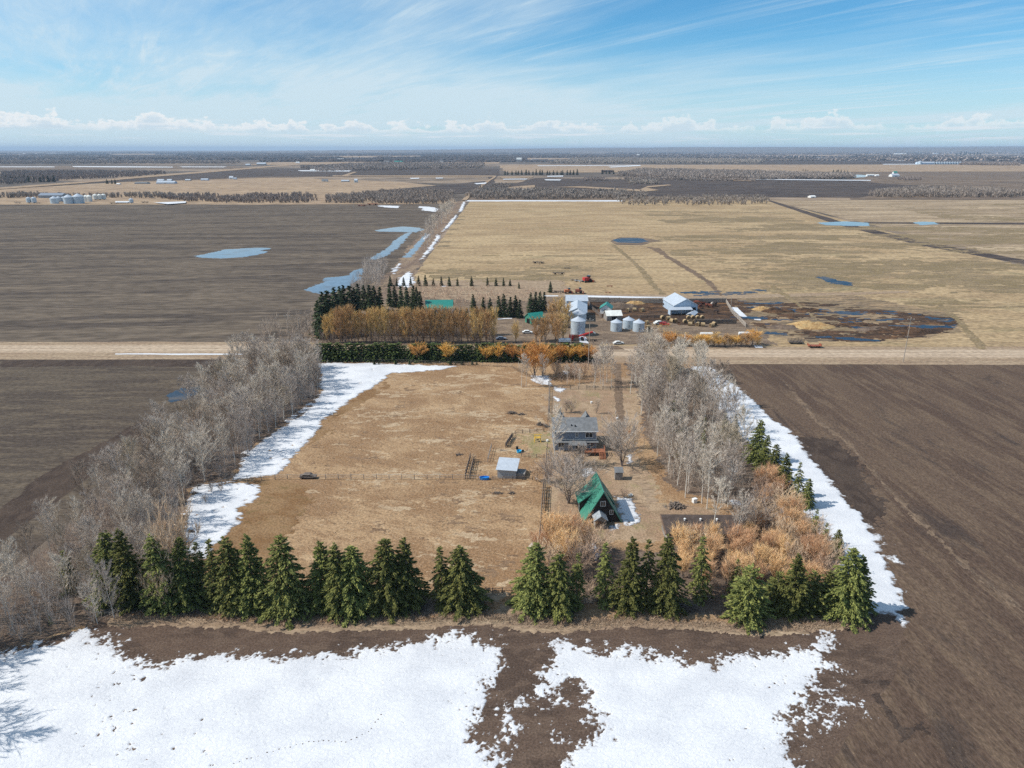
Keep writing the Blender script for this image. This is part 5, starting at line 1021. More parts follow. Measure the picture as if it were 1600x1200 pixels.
def grain_bin(cx, cy, r, h, lb, mat='galv', roofm='roof_pale', group=None, cone=0.38, hopper=False, lad=True):
    root = empty('grain_bin', (cx, cy, 0)); tag(root, lb, 'grain bin', group)
    z0 = 1.6 if hopper else 0
    body = MB().lathe([(r*.03 if hopper else r, .5 if hopper else 0), (r, z0+.01), (r, h)], 28) if hopper else MB().lathe([(r, 0), (r, h)], 28)
    part('wall', body, mat, root, False)
    rm = MB().lathe([(r*1.04, h-.03), (r*.12, h+r*cone*1.25), (r*.12, h+r*cone*1.25+.2), (0, h+r*cone*1.25+.28)], 28); rr = part('roof', rm, roofm, root)
    if lad:
        part('ladder', MB().box(-.22, -.17, -r-.1, -r-.03, .3, h).box(.17, .22, -r-.1, -r-.03, .3, h), 'grey', root)
        part('hatch', MB().box(-.3, .3, -r-.06, -r+.1, .9, 1.8) if not hopper else MB().box(-.3, .3, -r*.75, -r*.55, h+.1, h+.45), 'tin', root)
    if hopper:
        for a in range(4):
            x, y = math.cos(a*1.57+.78)*r*.96, math.sin(a*1.57+.78)*r*.96; part('leg', MB().box(x-.07, x+.07, y-.07, y+.07, 0, z0+.3), 'grey', root)
    return root
grain_bin(P(903, 524).x, P(903, 526).y+2.9, 2.85, 6.0, 'large grey-blue grain bin nearest the road, behind the red machine')
grain_bin(P(902, 505).x, P(902, 512).y+3, 3.0, 5.6, 'grain bin right behind the large front bin')
for cxp, cyp, lb in ((964, 519, 'left of the three grain bins beside the white-roofed shed'), (983, 515, 'middle and rearmost of the three grain bins in the yard'), (999, 519.5, 'right of the three grain bins in the yard')):
    grain_bin(P(cxp, cyp).x, P(cxp, cyp).y+2.4, 2.35, 3.7, lb, group='three grain bins in the yard')
# far grain bins at the left
def fpos(x_, y_): p = P(x_, y_); return p.x, p.y
for i, (bx, by, wpx, hpx, hop, mt) in enumerate([(43.5, 318.2, 7, 11, True, 'galv'), (51.5, 318.2, 7.5, 11, True, 'galv'), (204, 318.4, 6.5, 9, True, 'galv'), (90, 316.6, 8, 10, True, 'galv'), (97, 316.2, 7, 9, True, 'galv'),
        (82, 318.6, 12, 11, False, 'galv'), (104, 318.8, 15, 13.5, False, 'galv'), (119, 318.4, 16, 14.5, False, 'galv'), (126, 314.5, 6, 11, True, 'white_steel'), (133, 315.4, 8, 11, False, 'white_steel'), (138, 315.4, 8, 11, False, 'white_steel'), (147.5, 313.2, 7, 10.5, True, 'white_steel'), (154.5, 313.0, 6.5, 10.5, True, 'white_steel'), (161, 312.6, 6.5, 10.5, True, 'white_steel')]):
    m_ = mpp(by); x, y = fpos(bx, by); r = wpx*m_/2; hh = hpx*m_*.74
    LBS = ['leftmost small silver hopper bin at the far left', 'second small silver hopper bin at the far left', 'lone silver hopper bin right of the far bin cluster', 'small silver hopper bin between the big far bins, left one', 'small silver hopper bin between the big far bins, right one', 'leftmost wide silver bin of the far cluster', 'middle wide silver bin of the far cluster', 'rightmost and largest silver bin of the far cluster', 'thin cream bin directly behind the largest silver bin', 'cream bin right of the largest silver bin, left of a touching pair', 'cream bin right of the largest silver bin, right of a touching pair', 'first of three cream hopper bins at the right of the far cluster', 'second of three cream hopper bins at the right of the far cluster', 'third of three cream hopper bins at the right of the far cluster']
    grain_bin(x, y+r, r, hh, LBS[i], mt, 'roof_pale' if mt == 'galv' else 'white_bin_roof', 'far bin cluster at the left', .42, hop, False)
gable('machine_shed', 'long dark blue shed roof behind the far bin cluster', 'shed', P(84, 309).x, P(84, 309).y, 36, 16, 4, 7, 0, 'grey', 'siding')
FARMS = [  # column, foot row, width px, depth m, wall px, ridge px, rz, wall, roof, label
 (258, 287.2, 28, 16, 2.2, 4.2, 2, 'steel_blue', 'roof_pale', 'long white-roofed cattle shed at the far left farm'),
 (250, 284.0, 10, 12, 2, 4, 0, 'white', 'roof_pale', 'pale barn behind the long far left shed'), (264, 284, 7, 10, 2, 4, 0, 'grey', 'roof_pale', 'small barn right behind the long far left shed'),
 (220, 287.5, 20, 14, 1.6, 3, -4, 'grey', 'shingle', 'dark cluster of sheds left of the long far shed'), (184, 288.4, 5, 8, 1, 2, 0, 'white', 'white', 'tiny white shed at the end of the far lane'),
 (293, 282.6, 8, 9, 1.4, 2.6, 0, 'grey', 'roof_pale', 'low pale shed on the far tan field'), (319, 282.2, 11, 10, 1.8, 3.2, 0, 'steel_blue', 'roof_pale', 'blue-grey shed on the far tan field'), (361, 280.2, 6, 8, 3, 5, 0, 'white', 'roof_pale', 'tall white granary on the far tan field'), (367, 280.6, 4, 7, 2, 3, 0, 'steel_blue', 'roof_pale', 'small granary beside the tall white one'),
 (408, 257.8, 14, 16, 2, 3.8, 0, 'grey', 'roof_pale', 'blue-grey barn beside the far road'), (387, 259, 7, 10, 1.6, 3, 0, 'grey', 'roof_pale', 'small barn left of the far road barn'), (465, 255.2, 6, 9, 1.4, 2.4, 0, 'white', 'white', 'white speck of a house on the far road'),
 (488, 267.2, 7, 9, 1.6, 3, 0, 'white', 'offwhite', 'white house with a dark tree on the far field'), (506, 267, 8, 9, 1.6, 3, 0, 'offwhite', 'offwhite', 'pale shed right of the far white house'),
 (507, 283.8, 9, 9, 2, 4, 0, 'offwhite', 'shingle', 'dark-roofed shed on the far pasture'), (539, 284.2, 12, 9, 1.6, 3, 0, 'tin', 'roof_pale', 'pale shed on the far pasture, middle'), (556, 285.4, 5, 7, 4, 6, 0, 'galv', 'roof_pale', 'tall silver bin-like building on the far pasture'),
 (604, 254, 8, 12, 1.5, 3, 0, 'grey', 'shingle', 'grey farm building at the far village'), (623, 254.2, 14, 12, 1.5, 3, 0, 'grey', 'green_deep', 'green-roofed farm building at the far village'), (690, 253.6, 5, 9, 1.4, 2.6, 0, 'white', 'shingle', 'small white house right of the far village'),
 (532, 250.4, 10, 14, 1.5, 2.6, 0, 'white', 'white', 'white shed in the far windbreak'), (811, 252.8, 8, 16, 4, 6.5, 0, 'offwhite', 'offwhite', 'tall pale building at the far middle'), (837, 252, 12, 14, 2, 3.6, 0, 'offwhite', 'roof_pale', 'pale building right of the far middle tall one'),
 (949, 269.4, 18, 14, 2.2, 3.8, 0, 'shingle_brown', 'shingle_brown', 'low dark barn behind the far dark field'), (997, 244.6, 4, 14, 2, 3.4, 0, 'white', 'white', 'white speck of a barn beyond the middle wood'),
 (1282, 248.4, 20, 16, 1.4, 2.4, 0, 'white', 'roof_pale', 'pale-roofed far right farm building'), (1126, 250, 16, 14, 1.6, 2.8, 0, 'board_warm', 'shingle', 'brown building in the far middle right'), (1404, 242.4, 13, 22, 1.4, 2.6, 0, 'white', 'white', 'white barn on the far right skyline farm'), (1414, 242, 4, 14, 1.2, 2, 0, 'white', 'white', 'small white shed beside the skyline barn'),
 (1399, 276.6, 13, 14, 3, 5, 10, 'white', 'roof_pale', 'white barn with a blue end on the far brown field'), (1399, 272.6, 6, 9, 3, 5, 0, 'white', 'green_deep', 'green-roofed house behind the far white barn'), (1361, 275.2, 12, 9, 1.8, 3, 0, 'white', 'offwhite', 'long white trailer left of the far white barn'), (1371, 275.6, 5, 8, 1.8, 3, 0, 'white', 'white', 'short white trailer left of the far white barn'),
 (1270, 309, 9, 8, 2, 3.4, 12, 'white', 'white', 'white trailer parked at the edge of the dark field'), (1462, 241.4, 8, 14, 1.2, 2, 0, 'white', 'roof_pale', 'white speck of a farm right of the skyline barn'), (1566, 238.4, 14, 20, 1.4, 2.4, 0, 'white', 'white', 'white farm buildings at the far right skyline'),
 (1446, 257, 26, 18, 2.6, 4.2, 0, 'steel_blue', 'roof_pale', 'long pale barn at the left end of the far bin row'),
]
for bx, by, wpx, dpt, wp, rp, rz, wm, rm, lb in FARMS:
    m_ = mpp(by); x, y = fpos(bx, by); cat = 'shed' if 'shed' in lb else 'house' if 'house' in lb else 'barn'
    gable('farm_building', lb, cat, x, y+dpt/2, wpx*m_, dpt, wp*m_*.9, rp*m_*.95, rz, wm, rm, eave=.2, door=('f', 0, min(4, wpx*m_*.3), wp*m_*.7), doormat='grey')
for i in range(11):
    bx = 1460+i*4.1; by = 256.8; m_ = mpp(by); x, y = fpos(bx, by); grain_bin(x, y+5, 1.75*m_, 3.1*m_, '%s silver bin from the left in the long far bin row' % ORD[i], 'galv', 'roof_pale', 'far row of bins at the right', .4, False, False)
grain_bin(*fpos(1437, 257), 8, 13, 'domed silver bin at the left tip of the far bin row', 'galv', 'roof_pale', None, .4, False, False)

# ------------------------------------------------------------------ fences
def fence(pts, lb, spacing=2.4, h=1.25, rails=(.45, .8, 1.15), mat='wood', wpts=False, pw=.09, rw=.05, cat='fence', name='rail_fence', sag=.06):
    q = [Vector(tuple(p)[:2]+(0,)) for p in (pts if wpts else px(pts))]; root = empty(name, q[0]); tag(root, lb, cat); o = q[0]
    rail = [MB() for _ in rails]; last = None
    for a, b in zip(q[:-1], q[1:]):
        L = (b-a).length; n = max(1, round(L/spacing)); prev = None
        for i in range(n+1):
            p = a+(b-a)*(i/n)-o; hh = h*rnd.uniform(.9, 1.1)
            if i or last is None: part('post', MB().tube([(p.x, p.y, -.1), (p.x+rnd.uniform(-.05, .05), p.y, hh)], [pw, pw*.9], 6), mat, root)
            if prev is not None:
                for m_, rh in zip(rail, rails): m_.tube([(prev.x, prev.y-.06, rh+rnd.uniform(-sag, sag)), (p.x, p.y-.06, rh+rnd.uniform(-sag, sag))], rw, 4)
            prev = p
        last = True
    for m_ in rail: part('rail', m_, mat, root)
    return root
fence([(290, 770), (365, 752), (430, 749), (727, 749), (748, 750)], 'long post-and-rail fence across the middle of the pasture', 2.8, 1.3, (.6, 1.15), 'wood_pale', pw=.08, rw=.045)
fence([(770, 750), (832, 750)], 'short rail fence in front of the metal-roofed shed', 2.2, 1.0, (.4, .8))
fence([(843, 845), (849, 762)], 'dark log fence running down from the shed to the willows', 1.5, 1.5, (.4, .8, 1.2, 1.5), pw=.12, rw=.07)
fence([(846, 845), (852, 762)], 'second parallel line of the dark log fence', 1.5, 1.4, (.5, 1.0, 1.4), pw=.12, rw=.07)
fence([(852, 745), (855, 700)], 'upper piece of the log fence beside the grey house', 2.0, 1.4, (.5, .9, 1.3), pw=.1, rw=.06)
fence([(856, 660), (858, 612), (857, 602)], 'rail fence behind the grey house beside the pole', 2.2, 1.3, (.5, .9, 1.2), pw=.09, rw=.05)
fence([(727, 748), (735, 716)], 'short dark chute of rails left of the shed, left side', 1.5, 1.5, (.4, .8, 1.2), pw=.12, rw=.07)
fence([(734, 748), (741, 718)], 'short dark chute of rails left of the shed, right side', 1.5, 1.5, (.4, .8, 1.2), pw=.12, rw=.07)
fence([(790, 697), (805, 678), (850, 674)], 'broken rail fence around the garden left of the grey house', 2.2, 1.1, (.4, .8), pw=.09, rw=.05)
fence([(790, 699), (800, 684)], 'dark stacked rails at the garden corner', 1.2, 1.3, (.3, .6, .9, 1.2), pw=.14, rw=.1)
fence([(815, 713), (850, 716)], 'low rail fence right of the blue tub', 2.0, 1.1, (.5, .9))
fence([(762, 722), (768, 700)], 'leaning pale boards left of the shed', 2.0, 1.3, (.6, 1.2), 'wood_pale')
fence([(500, 564.8), (620, 567), (800, 573.5)], 'wire-and-post fence between the hedge and the pasture snow', 5, 1.3, (.7, 1.2), 'wood_pale', pw=.07, rw=.02)
fence([(740, 928), (800, 926)], 'small rail fence in the gap of the front spruce row', 1.6, 1.1, (.5, .95), 'wood')
fence([(865, 608), (930, 609), (978, 610)], 'dark rail fence and gate across the back lawn', 2.6, 1.3, (.4, .8, 1.2))
fence([(918, 472), (1000, 473.5), (1045, 474)], 'grey board windbreak fence along the back of the corral, left piece', 5, 2.4, (.3, .7, 1.1, 1.5, 1.9, 2.3), 'wood_pale', pw=.15, rw=.16)
fence([(1075, 474), (1134, 473)], 'grey board windbreak fence along the back of the corral, right piece', 4, 2.4, (.3, .7, 1.1, 1.5, 1.9, 2.3), 'wood_pale', pw=.15, rw=.16)
fence([(1134, 473), (1144, 490), (1165, 512)], 'pale board fence down the right side of the corral', 4, 2.0, (.4, .9, 1.4, 1.8), 'wood_pale', pw=.14, rw=.12)
fence([(1085, 506), (1150, 506)], 'dark slab fence along the front of the right corral', 3, 2.2, (.3, .7, 1.1, 1.5, 1.9), 'dead', pw=.16, rw=.18)
fence([(1000, 498), (1045, 497)], 'dark corral fence between the grain bins and the barn', 3.5, 1.8, (.4, .8, 1.2, 1.6), 'wood', pw=.12, rw=.1)
fence([(918, 472), (926, 485), (940, 497)], 'dark corral fence on the left side of the mud', 4, 1.8, (.4, .8, 1.2, 1.6), 'wood', pw=.12, rw=.1)

# ------------------------------------------------------------------ poles
def pole(bx, by, ty, lb, arm=True, tilt=0.0, r=.15, low=False):
    x, y = P(bx, by)[:2]; h = tall(by, ty); root = empty('power_pole', (x, y, 0)); tag(root, lb, 'power pole'); root.rotation_euler = (0, tilt, 0)
    part('shaft', MB().tube([(0, 0, -.3), (0, 0, h)], [r, r*.65], 8), 'wood_pale', root)
    if arm:
        part('crossarm', MB().box(-1.2, 1.2, -.12, -.02, h-.6, h-.42), 'wood_pale', root)
        for k in (-1.05, 0, 1.05): part('insulator', MB().lathe([(.05, 0), (.09, .12), (.05, .24), (0, .26)], 8, k, -.07), 'offwhite', root).location = (0, 0, h-.42 if k else h)
    if low: part('lower_crossarm', MB().box(-.8, .8, -.16, -.05, h*.58, h*.58+.16), 'wood_pale', root)
    return root, h
pole(1411, 566, 497, 'tall power pole with two crossarms at the road on the right', low=True); pole(919, 578, 498, 'wooden power pole in front of the tall grain bin', True)
pole(858, 645, 590, 'dark slim pole beside the fence behind the grey house', False); pole(452, 533, 492, 'power pole in the bare grove left of the dark spruces'); pole(469, 533, 494, 'second power pole in the bare grove', False); pole(1048, 612, 562, 'pale pole standing in the right aspens', False, r=.2)
pole(1141, 488, 464, 'short yard pole at the corral corner', False); pole(892, 541, 512, 'slim pole left of the red machine', False, r=.1)
pole(936, 735, 722, 'slim post in front of the deck stairs', False, r=.06)
HAZE = 5.2e-5
# ------------------------------------------------------------------ yard things
def heap(name, lb, cat, bx, by, w_, d_, h_, mat, seed, n=40, L=1.4, r=.07):
    """pile of logs or branches"""
    q = random.Random(seed); x, y = P(bx, by)[:2]; m_ = MB()
    for i in range(n):
        a = q.uniform(0, 6.28); cx, cy = q.gauss(0, .35)*w_, q.gauss(0, .35)*d_; z = max(.05, h_*(1-(cx/w_)**2*1.5-(cy/d_)**2*1.5)*q.uniform(.3, 1)); l_ = L*q.uniform(.4, 1); t = q.uniform(-.25, .25)
        m_.tube([(cx-math.cos(a)*l_/2, cy-math.sin(a)*l_/2, max(.02, z-t)), (cx+math.cos(a)*l_/2, cy+math.sin(a)*l_/2, max(.02, z+t))], r*q.uniform(.5, 1.4), 5)
    o = m_.build(name, M[mat]); o.location = (x, y, 0); tag(o, lb, cat); return o
heap('log_pile', 'big pile of grey logs and roots beside the right aspens', 'log pile', 1056, 792, 2.2, 1.4, 1.0, 'wood', 1, 90, 1.4, .12)
heap('brush_pile', 'dark brush pile in the upper right of the pasture', 'brush pile', 800, 646, 1.6, 1.0, .7, 'dead', 2, 60, 1.4, .05)
heap('brush_pile', 'grey scattered branches right of the upper brush pile', 'brush pile', 814, 648, 1.6, .8, .4, 'wood', 3, 40, 1.3, .04)
heap('brush_pile', 'dark junk heap at the left corner of the grey house', 'junk heap', 843, 664, 1.0, .8, .8, 'dead', 4, 50, 1.0, .07)
heap('brush_pile', 'second dark heap between the junk and the house', 'junk heap', 853, 667, .9, .8, .8, 'dead', 5, 50, 1.0, .05)
heap('brush_pile', 'low dead brush in the pasture below the shed', 'brush pile', 777, 771, 1.4, .6, .3, 'dead', 6, 50, 1.0, .04)
heap('brush_pile', 'small dead brush right of the one below the shed', 'brush pile', 800, 771, .9, .5, .35, 'dead', 7, 40, .9, .04)
heap('branch', 'dead branch lying left of the dark rail chute', 'branch', 716, 711, 1.2, .5, .3, 'dead', 8, 14, 1.8, .06)
heap('brush_pile', 'tangle of dead limbs under the spruces in the right row', 'brush pile', 1072, 952, 2.6, 1.2, 1.5, 'dead', 9, 120, 2.0, .04)
heap('brush_pile', 'fallen grey branches at the left end of the spruce row', 'brush pile', 180, 958, 3, 1.2, .8, 'wood_pale', 10, 80, 2.0, .03)
heap('lumber', 'scattered boards by the garden corner', 'lumber', 785, 704, .9, .4, .2, 'wood_pale', 11, 12, .9, .05)
heap('debris', 'pale debris behind the cabin snow bank', 'debris', 985, 775, .7, .5, .5, 'offwhite', 12, 16, .9, .07)
heap('debris', 'orange and white scrap by the drive', 'debris', 983, 675, .8, .5, .4, 'rustred', 13, 12, 1.0, .05)
heap('brush_pile', 'dark brush at the fence corner in the left snow', 'brush pile', 305, 772, 1.2, .5, .4, 'dead', 14, 40, 1.1, .04)
heap('brush_pile', 'dark stump-like heap in the left snow patch', 'brush pile', 300, 832, .8, .5, .6, 'dead', 15, 40, .8, .06)
heap('fallen_log', 'slanting dead trunk leaning in the right spruce row', 'log', 1072, 915, .1, .1, .3, 'dead', 16, 2, .1, .03)
# white box, yellow play frame, tubs
wb = MB().box(-.45, .45, -.35, .35, .02, .85).box(-.48, .48, -.38, .38, .85, .92).build('white_cooler', M['white']); wb.location = P(1085, 785); wb.rotation_euler[2] = .4; tag(wb, 'small white box on the grass beside the log pile', 'box')
yp = empty('play_frame', P(840, 690)); tag(yp, 'yellow and black wooden play frame on the left lawn', 'play frame')
for x in (-.8, .8): part('leg', MB().tube([(x, -.6, 0), (x*.8, 0, 1.9)], .09, 5).tube([(x, .6, 0), (x*.8, 0, 1.9)], .09, 5), 'yellow', yp)
part('top_beam', MB().tube([(-1.0, 0, 1.9), (1.0, 0, 1.9)], .1, 5), 'yellow', yp); part('seat', MB().box(-.3, .3, -.2, .2, .5, .58), 'black', yp); part('platform', MB().box(-.7, .7, -.5, .5, 1.1, 1.2), 'yellow', yp)
wt = empty('water_trough', P(757, 749)); tag(wt, 'blue half-barrel water trough at the pasture fence', 'trough')
part('tub', MB().lathe([(.0, .05), (.62, .05), (.68, .62), (.60, .62), (.56, .30), (0, .30)], 20), 'blue_plastic', wt); wt.scale = (1.65, .85, 1)
ct = empty('tub', P(811, 707)); tag(ct, 'bright blue round tub on the garden grass', 'tub')
part('basin', MB().lathe([(0, .04), (.55, .04), (.62, .55), (.54, .55), (.5, .2), (0, .2)], 18), 'cyan_plastic', ct)
tb = MB().lathe([(0, 0), (.3, 0), (.32, .7), (0, .72)], 12).build('black_barrel', M['black']); tb.location = P(808, 702); tag(tb, 'small black barrel behind the blue tub', 'barrel')
tb = MB().lathe([(0, 0), (.25, .02), (.3, .5), (0, .52)], 12).build('black_bucket', M['black']); tb.location = P(817, 706); tag(tb, 'black bucket right of the blue tub', 'bucket')
for bx, by, lb in ((855, 690, 'white pail on the lawn left of the grey house'), (924, 630, 'small white ball-like tank on the back lawn'), (964, 655, 'white utility box beside the drive')):
    o = MB().lathe([(0, 0), (.28, .02), (.33, .5), (0, .55)], 12).build('white_pail', M['white']); o.location = P(bx, by); tag(o, lb, 'pail')
# abandoned car by the fence
def car(name, lb, bx, by, mat, rz=0, s=1.0, cabmat=None, cat='car', low=False):
    root = empty(name, P(bx, by), rz); tag(root, lb, cat); root.scale = (s, s, s)
    b = MB(); b.prism([(-2.2, .35), (2.2, .35), (2.25, .8), (1.2, .95), (.6, 1.42), (-1.0, 1.45), (-1.7, .98), (-2.25, .9)], -.82, .82); part('body', b, mat, root)
    c = MB(); c.prism([(1.08, .98), (.56, 1.36), (-.94, 1.39), (-1.55, 1.0)], -.84, .84); part('windows', c, 'glass', root)
    for x in (-1.4, 1.4):
        for y in (-.8, .8): part('wheel', MB().cylx((x, y, .33), .33, .2, 14, 'y'), 'black', root)
    return root
car('abandoned_car', 'dark rusty abandoned car behind the long pasture fence', 482, 747, 'dead', 0, .8)
car('parked_car', 'small pale vehicle on the farm approach by the bins', 966, 538, 'offwhite', .2, .9); car('parked_car', 'blue-grey car in the shade beside the willow row', 783, 531, 'siding', .1, .9)
car('parked_car', 'white car half hidden by the golden willows', 824, 521, 'white', 0, .9)
car('old_truck', 'white wrecked vehicle left of the hay bales', 1030, 507, 'offwhite', .3, 1.1, cat='wreck'); car('old_truck', 'red wrecked vehicle beside the white wreck', 1038, 508, 'red', -.3, .9, cat='wreck')
# red grain auger / harvester
au = empty('grain_auger', P(905, 532)); tag(au, 'red grain auger machine standing before the large bin', 'auger')
part('tube', MB().tube([(-2.8, 0, .9), (5.2, .8, 3.2)], .38, 8), 'red', au); part('hopper', MB().box(-3.9, -2.3, -.9, .9, .4, 2.2), 'red', au); part('engine', MB().box(-2.2, -.4, -.6, .6, 1.2, 2.2), 'rustred', au)
part('spout', MB().tube([(5.2, .8, 3.2), (6.2, .9, 2.6)], .3, 8), 'offwhite', au)
for y in (-1.2, 1.2): part('wheel', MB().cylx((1.2, y, .6), .6, .3, 16, 'y'), 'black', au)
part('frame', MB().tube([(1.2, -1.2, .6), (2.5, .5, 2.3)], .1, 5).tube([(1.2, 1.2, .6), (2.5, .5, 2.3)], .1, 5), 'red', au)
tr2 = empty('farm_trailer', P(882, 536)); tag(tr2, 'pale blue flat trailer left of the red auger', 'trailer')
part('bed', MB().box(-2.2, 2.2, -1, 1, .7, 1.7), 'steel_blue', tr2)
for x in (-1, 1):
    for y in (-1, 1): part('wheel', MB().cylx((x, y, .4), .4, .25, 14, 'y'), 'black', tr2)
# machines along the prairie edge
def machine(name, lb, bx, by, mat, cat, rz=0, s=1.0, seed=0):
    q = random.Random(seed); root = empty(name, P(bx, by), rz); tag(root, lb, cat); root.scale = (s, s, s)
    part('body', MB().box(-1.8, 1.0, -1.1, 1.1, .9, 2.3).box(1.0, 2.0, -.8, .8, .8, 1.7), mat, root); part('cab', MB().box(.2, 1.4, -.8, .8, 2.3, 3.1), 'glass', root)
    part('header', MB().box(2.2, 2.9, -2.0, 2.0, .2, 1.0), 'rustred', root)
    for x, r in ((-1.3, .5), (1.1, .8)):
        for y in (-1.2, 1.2): part('wheel', MB().cylx((x, y, r), r, .4, 16, 'y'), 'black', root)
    return root
machine('combine', 'orange-red machine on the lane, left of two', 887, 458.5, 'orange_paint', 'combine', .1, .9); machine('combine', 'darker red machine on the lane, right of two', 904, 458.5, 'rustred', 'combine', -.1, .95); machine('tractor', 'red tractor parked with implements on the prairie', 917, 441, 'red', 'tractor', .4, 1.2)
def implement(lb, bx, by, n, s, seed, mat='wood', name='implement'):
    q = random.Random(seed); root = empty(name, P(bx, by), q.uniform(-.3, .3)); tag(root, lb, 'farm implement'); root.scale = (s, s, s)
    m_ = MB(); m_.tube([(-2.5, 0, .7), (2.5, .1, .7)], .1, 5).tube([(-2.5, 1, .7), (2.5, 1, .7)], .1, 5).tube([(0, 0, .7), (.6, -2.2, .4)], .1, 5); part('frame', m_, mat, root)
    t = MB()
    for i in range(n): x = -2.3+4.6*i/(n-1); t.tube([(x, 0, .7), (x+.1, .3, 1.3 if i % 3 == 0 else .05)], .07, 4); t.tube([(x, 1, .7), (x+.1, 1.2, .05)], .07, 4)
    part('tines', t, mat, root)
    for x in (-1.5, 1.5): part('wheel', MB().cylx((x, .5, .35), .35, .2, 12, 'y'), 'black', root)
    return root
implement('dark folded implement left of the red tractor', 905, 441, 8, 1.1, 1, 'tin'); implement('grey spiky implement farthest left of the tractor', 898, 438.5, 8, .9, 2, 'wood_pale'); implement('dark implement in the prairie above the farm lane', 841, 412, 9, 1.5, 3, 'dead'); implement('small dark implement right of the first prairie one', 886, 420, 6, .8, 4, 'dead'); implement('grey harrow lying on the prairie', 873, 429, 9, 1.4, 5, 'wood')
implement('small red-brown implement above the corral', 953, 448, 6, .7, 6, 'rustred'); implement('round dark bale feeder on the lane', 950, 458, 6, .6, 7, 'rustred'); implement('dark auger tipped beside the lane spruce', 874, 458, 6, 1.2, 8, 'dead'); implement('black hoop frames right of the red auger', 924, 534, 6, .9, 9, 'black'); implement('dark frame parts below the red auger', 910, 542, 6, .9, 10, 'dead')
implement('rusty reddish equipment at the far edge of the dark field, left', 565, 322.4, 8, 2.2, 11, 'rustred'); implement('rusty reddish equipment at the far edge of the dark field, right', 582, 320.8, 8, 2.8, 12, 'rustred'); implement('dark equipment left of the far silver bins', 27, 318, 6, 1.8, 13, 'dead'); implement('dark equipment between the far bins', 59, 318, 6, 1.4, 14, 'dead'); implement('dark equipment right of the far cream bins', 178, 318.5, 7, 2.0, 15, 'dead')
implement('dark equipment just right of the lone silver bin', 226, 317, 7, 2.0, 16, 'dead')
# wagon trailers on the right
for bx, by, w_, lb, mt in ((1243, 537, 5.4, 'dark stake-sided wagon parked above the road', 'dead'), (1272, 543, 4.6, 'low red flat wagon right of the stake-sided one', 'rustred')):
    root = empty('farm_wagon', P(bx, by)); tag(root, lb, 'wagon'); part('bed', MB().box(-w_/2, w_/2, -1.1, 1.1, .7, .9), mt, root)
    if mt == 'dead':
        part('stake_side', MB().box(-w_/2, w_/2, -1.12, -1.04, 1.1, 1.25).box(-w_/2, w_/2, -1.12, -1.04, 1.6, 1.75), mt, root); part('stake_side', MB().box(-w_/2, w_/2, 1.04, 1.12, 1.1, 1.25).box(-w_/2, w_/2, 1.04, 1.12, 1.6, 1.75), mt, root)
        for i in range(5): x = -w_/2+w_*i/4; part('stake', MB().box(x-.06, x+.06, -1.1, -1.0, .9, 1.9).box(x-.06, x+.06, 1.0, 1.1, .9, 1.9), mt, root)
    else: part('rack', MB().box(-w_/2, -w_/2+.12, -1.1, 1.1, .9, 1.5), mt, root); part('rack', MB().box(w_/2-.12, w_/2, -1.1, 1.1, .9, 1.5), mt, root)
    for x in (-w_*.32, w_*.32):
        for y in (-1, 1): part('wheel', MB().cylx((x, y, .38), .38, .2, 14, 'y'), 'black', root)
for bx, by, lb, sc_ in ((1104, 524, 'pale plank lying near the corral corner', 1), (1166, 523, 'white tank lying at the end of the yellow willows', 1.2), (1090, 508, 'white sack beside the stacked hay bales', .6)):
    o = MB().cylx((0, 0, .6), .6, 5*sc_ if sc_ > .7 else 1.2, 14).build('white_tank', M['white']); o.location = P(bx, by); tag(o, lb, 'tank')
# round bales
bales = [(1075+i*7.2, 505-(i % 2)*.2, 1.65) for i in range(4)]+[(1070+i*7.2, 505.2, 0) for i in range(5)]+[(1050, 504, 0), (1056, 504, 0), (1078, 509, 0), (1090, 509.5, 0), (1098, 510, 0), (1112, 511, 0), (1116, 509, 0), (1122, 504.6, 0), (981, 487.5, 0), (991, 486.5, 0), (1003, 487, 0), (1012, 514, 0), (1035, 499, 0), (1010, 507, 0), (1044, 500, 0)]
B0 = None; rsb = random.Random(3)
rb_ = empty('round_bale', (0, 0, 0)); tag(rb_, 'x', 'hay bale')
mbb = MB().cylx((0, 0, .85), .85, 1.6, 20, 'y'); part('hay', mbb, 'bale', rb_); part('end', MB().cylx((0, -.81, .85), .7, .04, 16, 'y').cylx((0, .81, .85), .7, .04, 16, 'y'), 'bale_end', rb_)
for i, (bx, by, z) in enumerate(bales):
    o = rb_ if i == 0 else copy_tree(rb_); p = P(bx, by); o.location = (p.x, p.y, z); o.rotation_euler = (0, 0, rsb.uniform(-.12, .12) if i < 9 else rsb.uniform(0, 3))
    o['label'] = ('tan round bale in the upper row of the stack below the barn' if i < 4 else 'tan round bale in the lower row of the stack below the barn' if i < 9 else '%s loose round bale from the left in the farmyard' % ORD[sorted(range(9, len(bales)), key=lambda k: bales[k][0]).index(i)]); o['group'] = 'round hay bales'
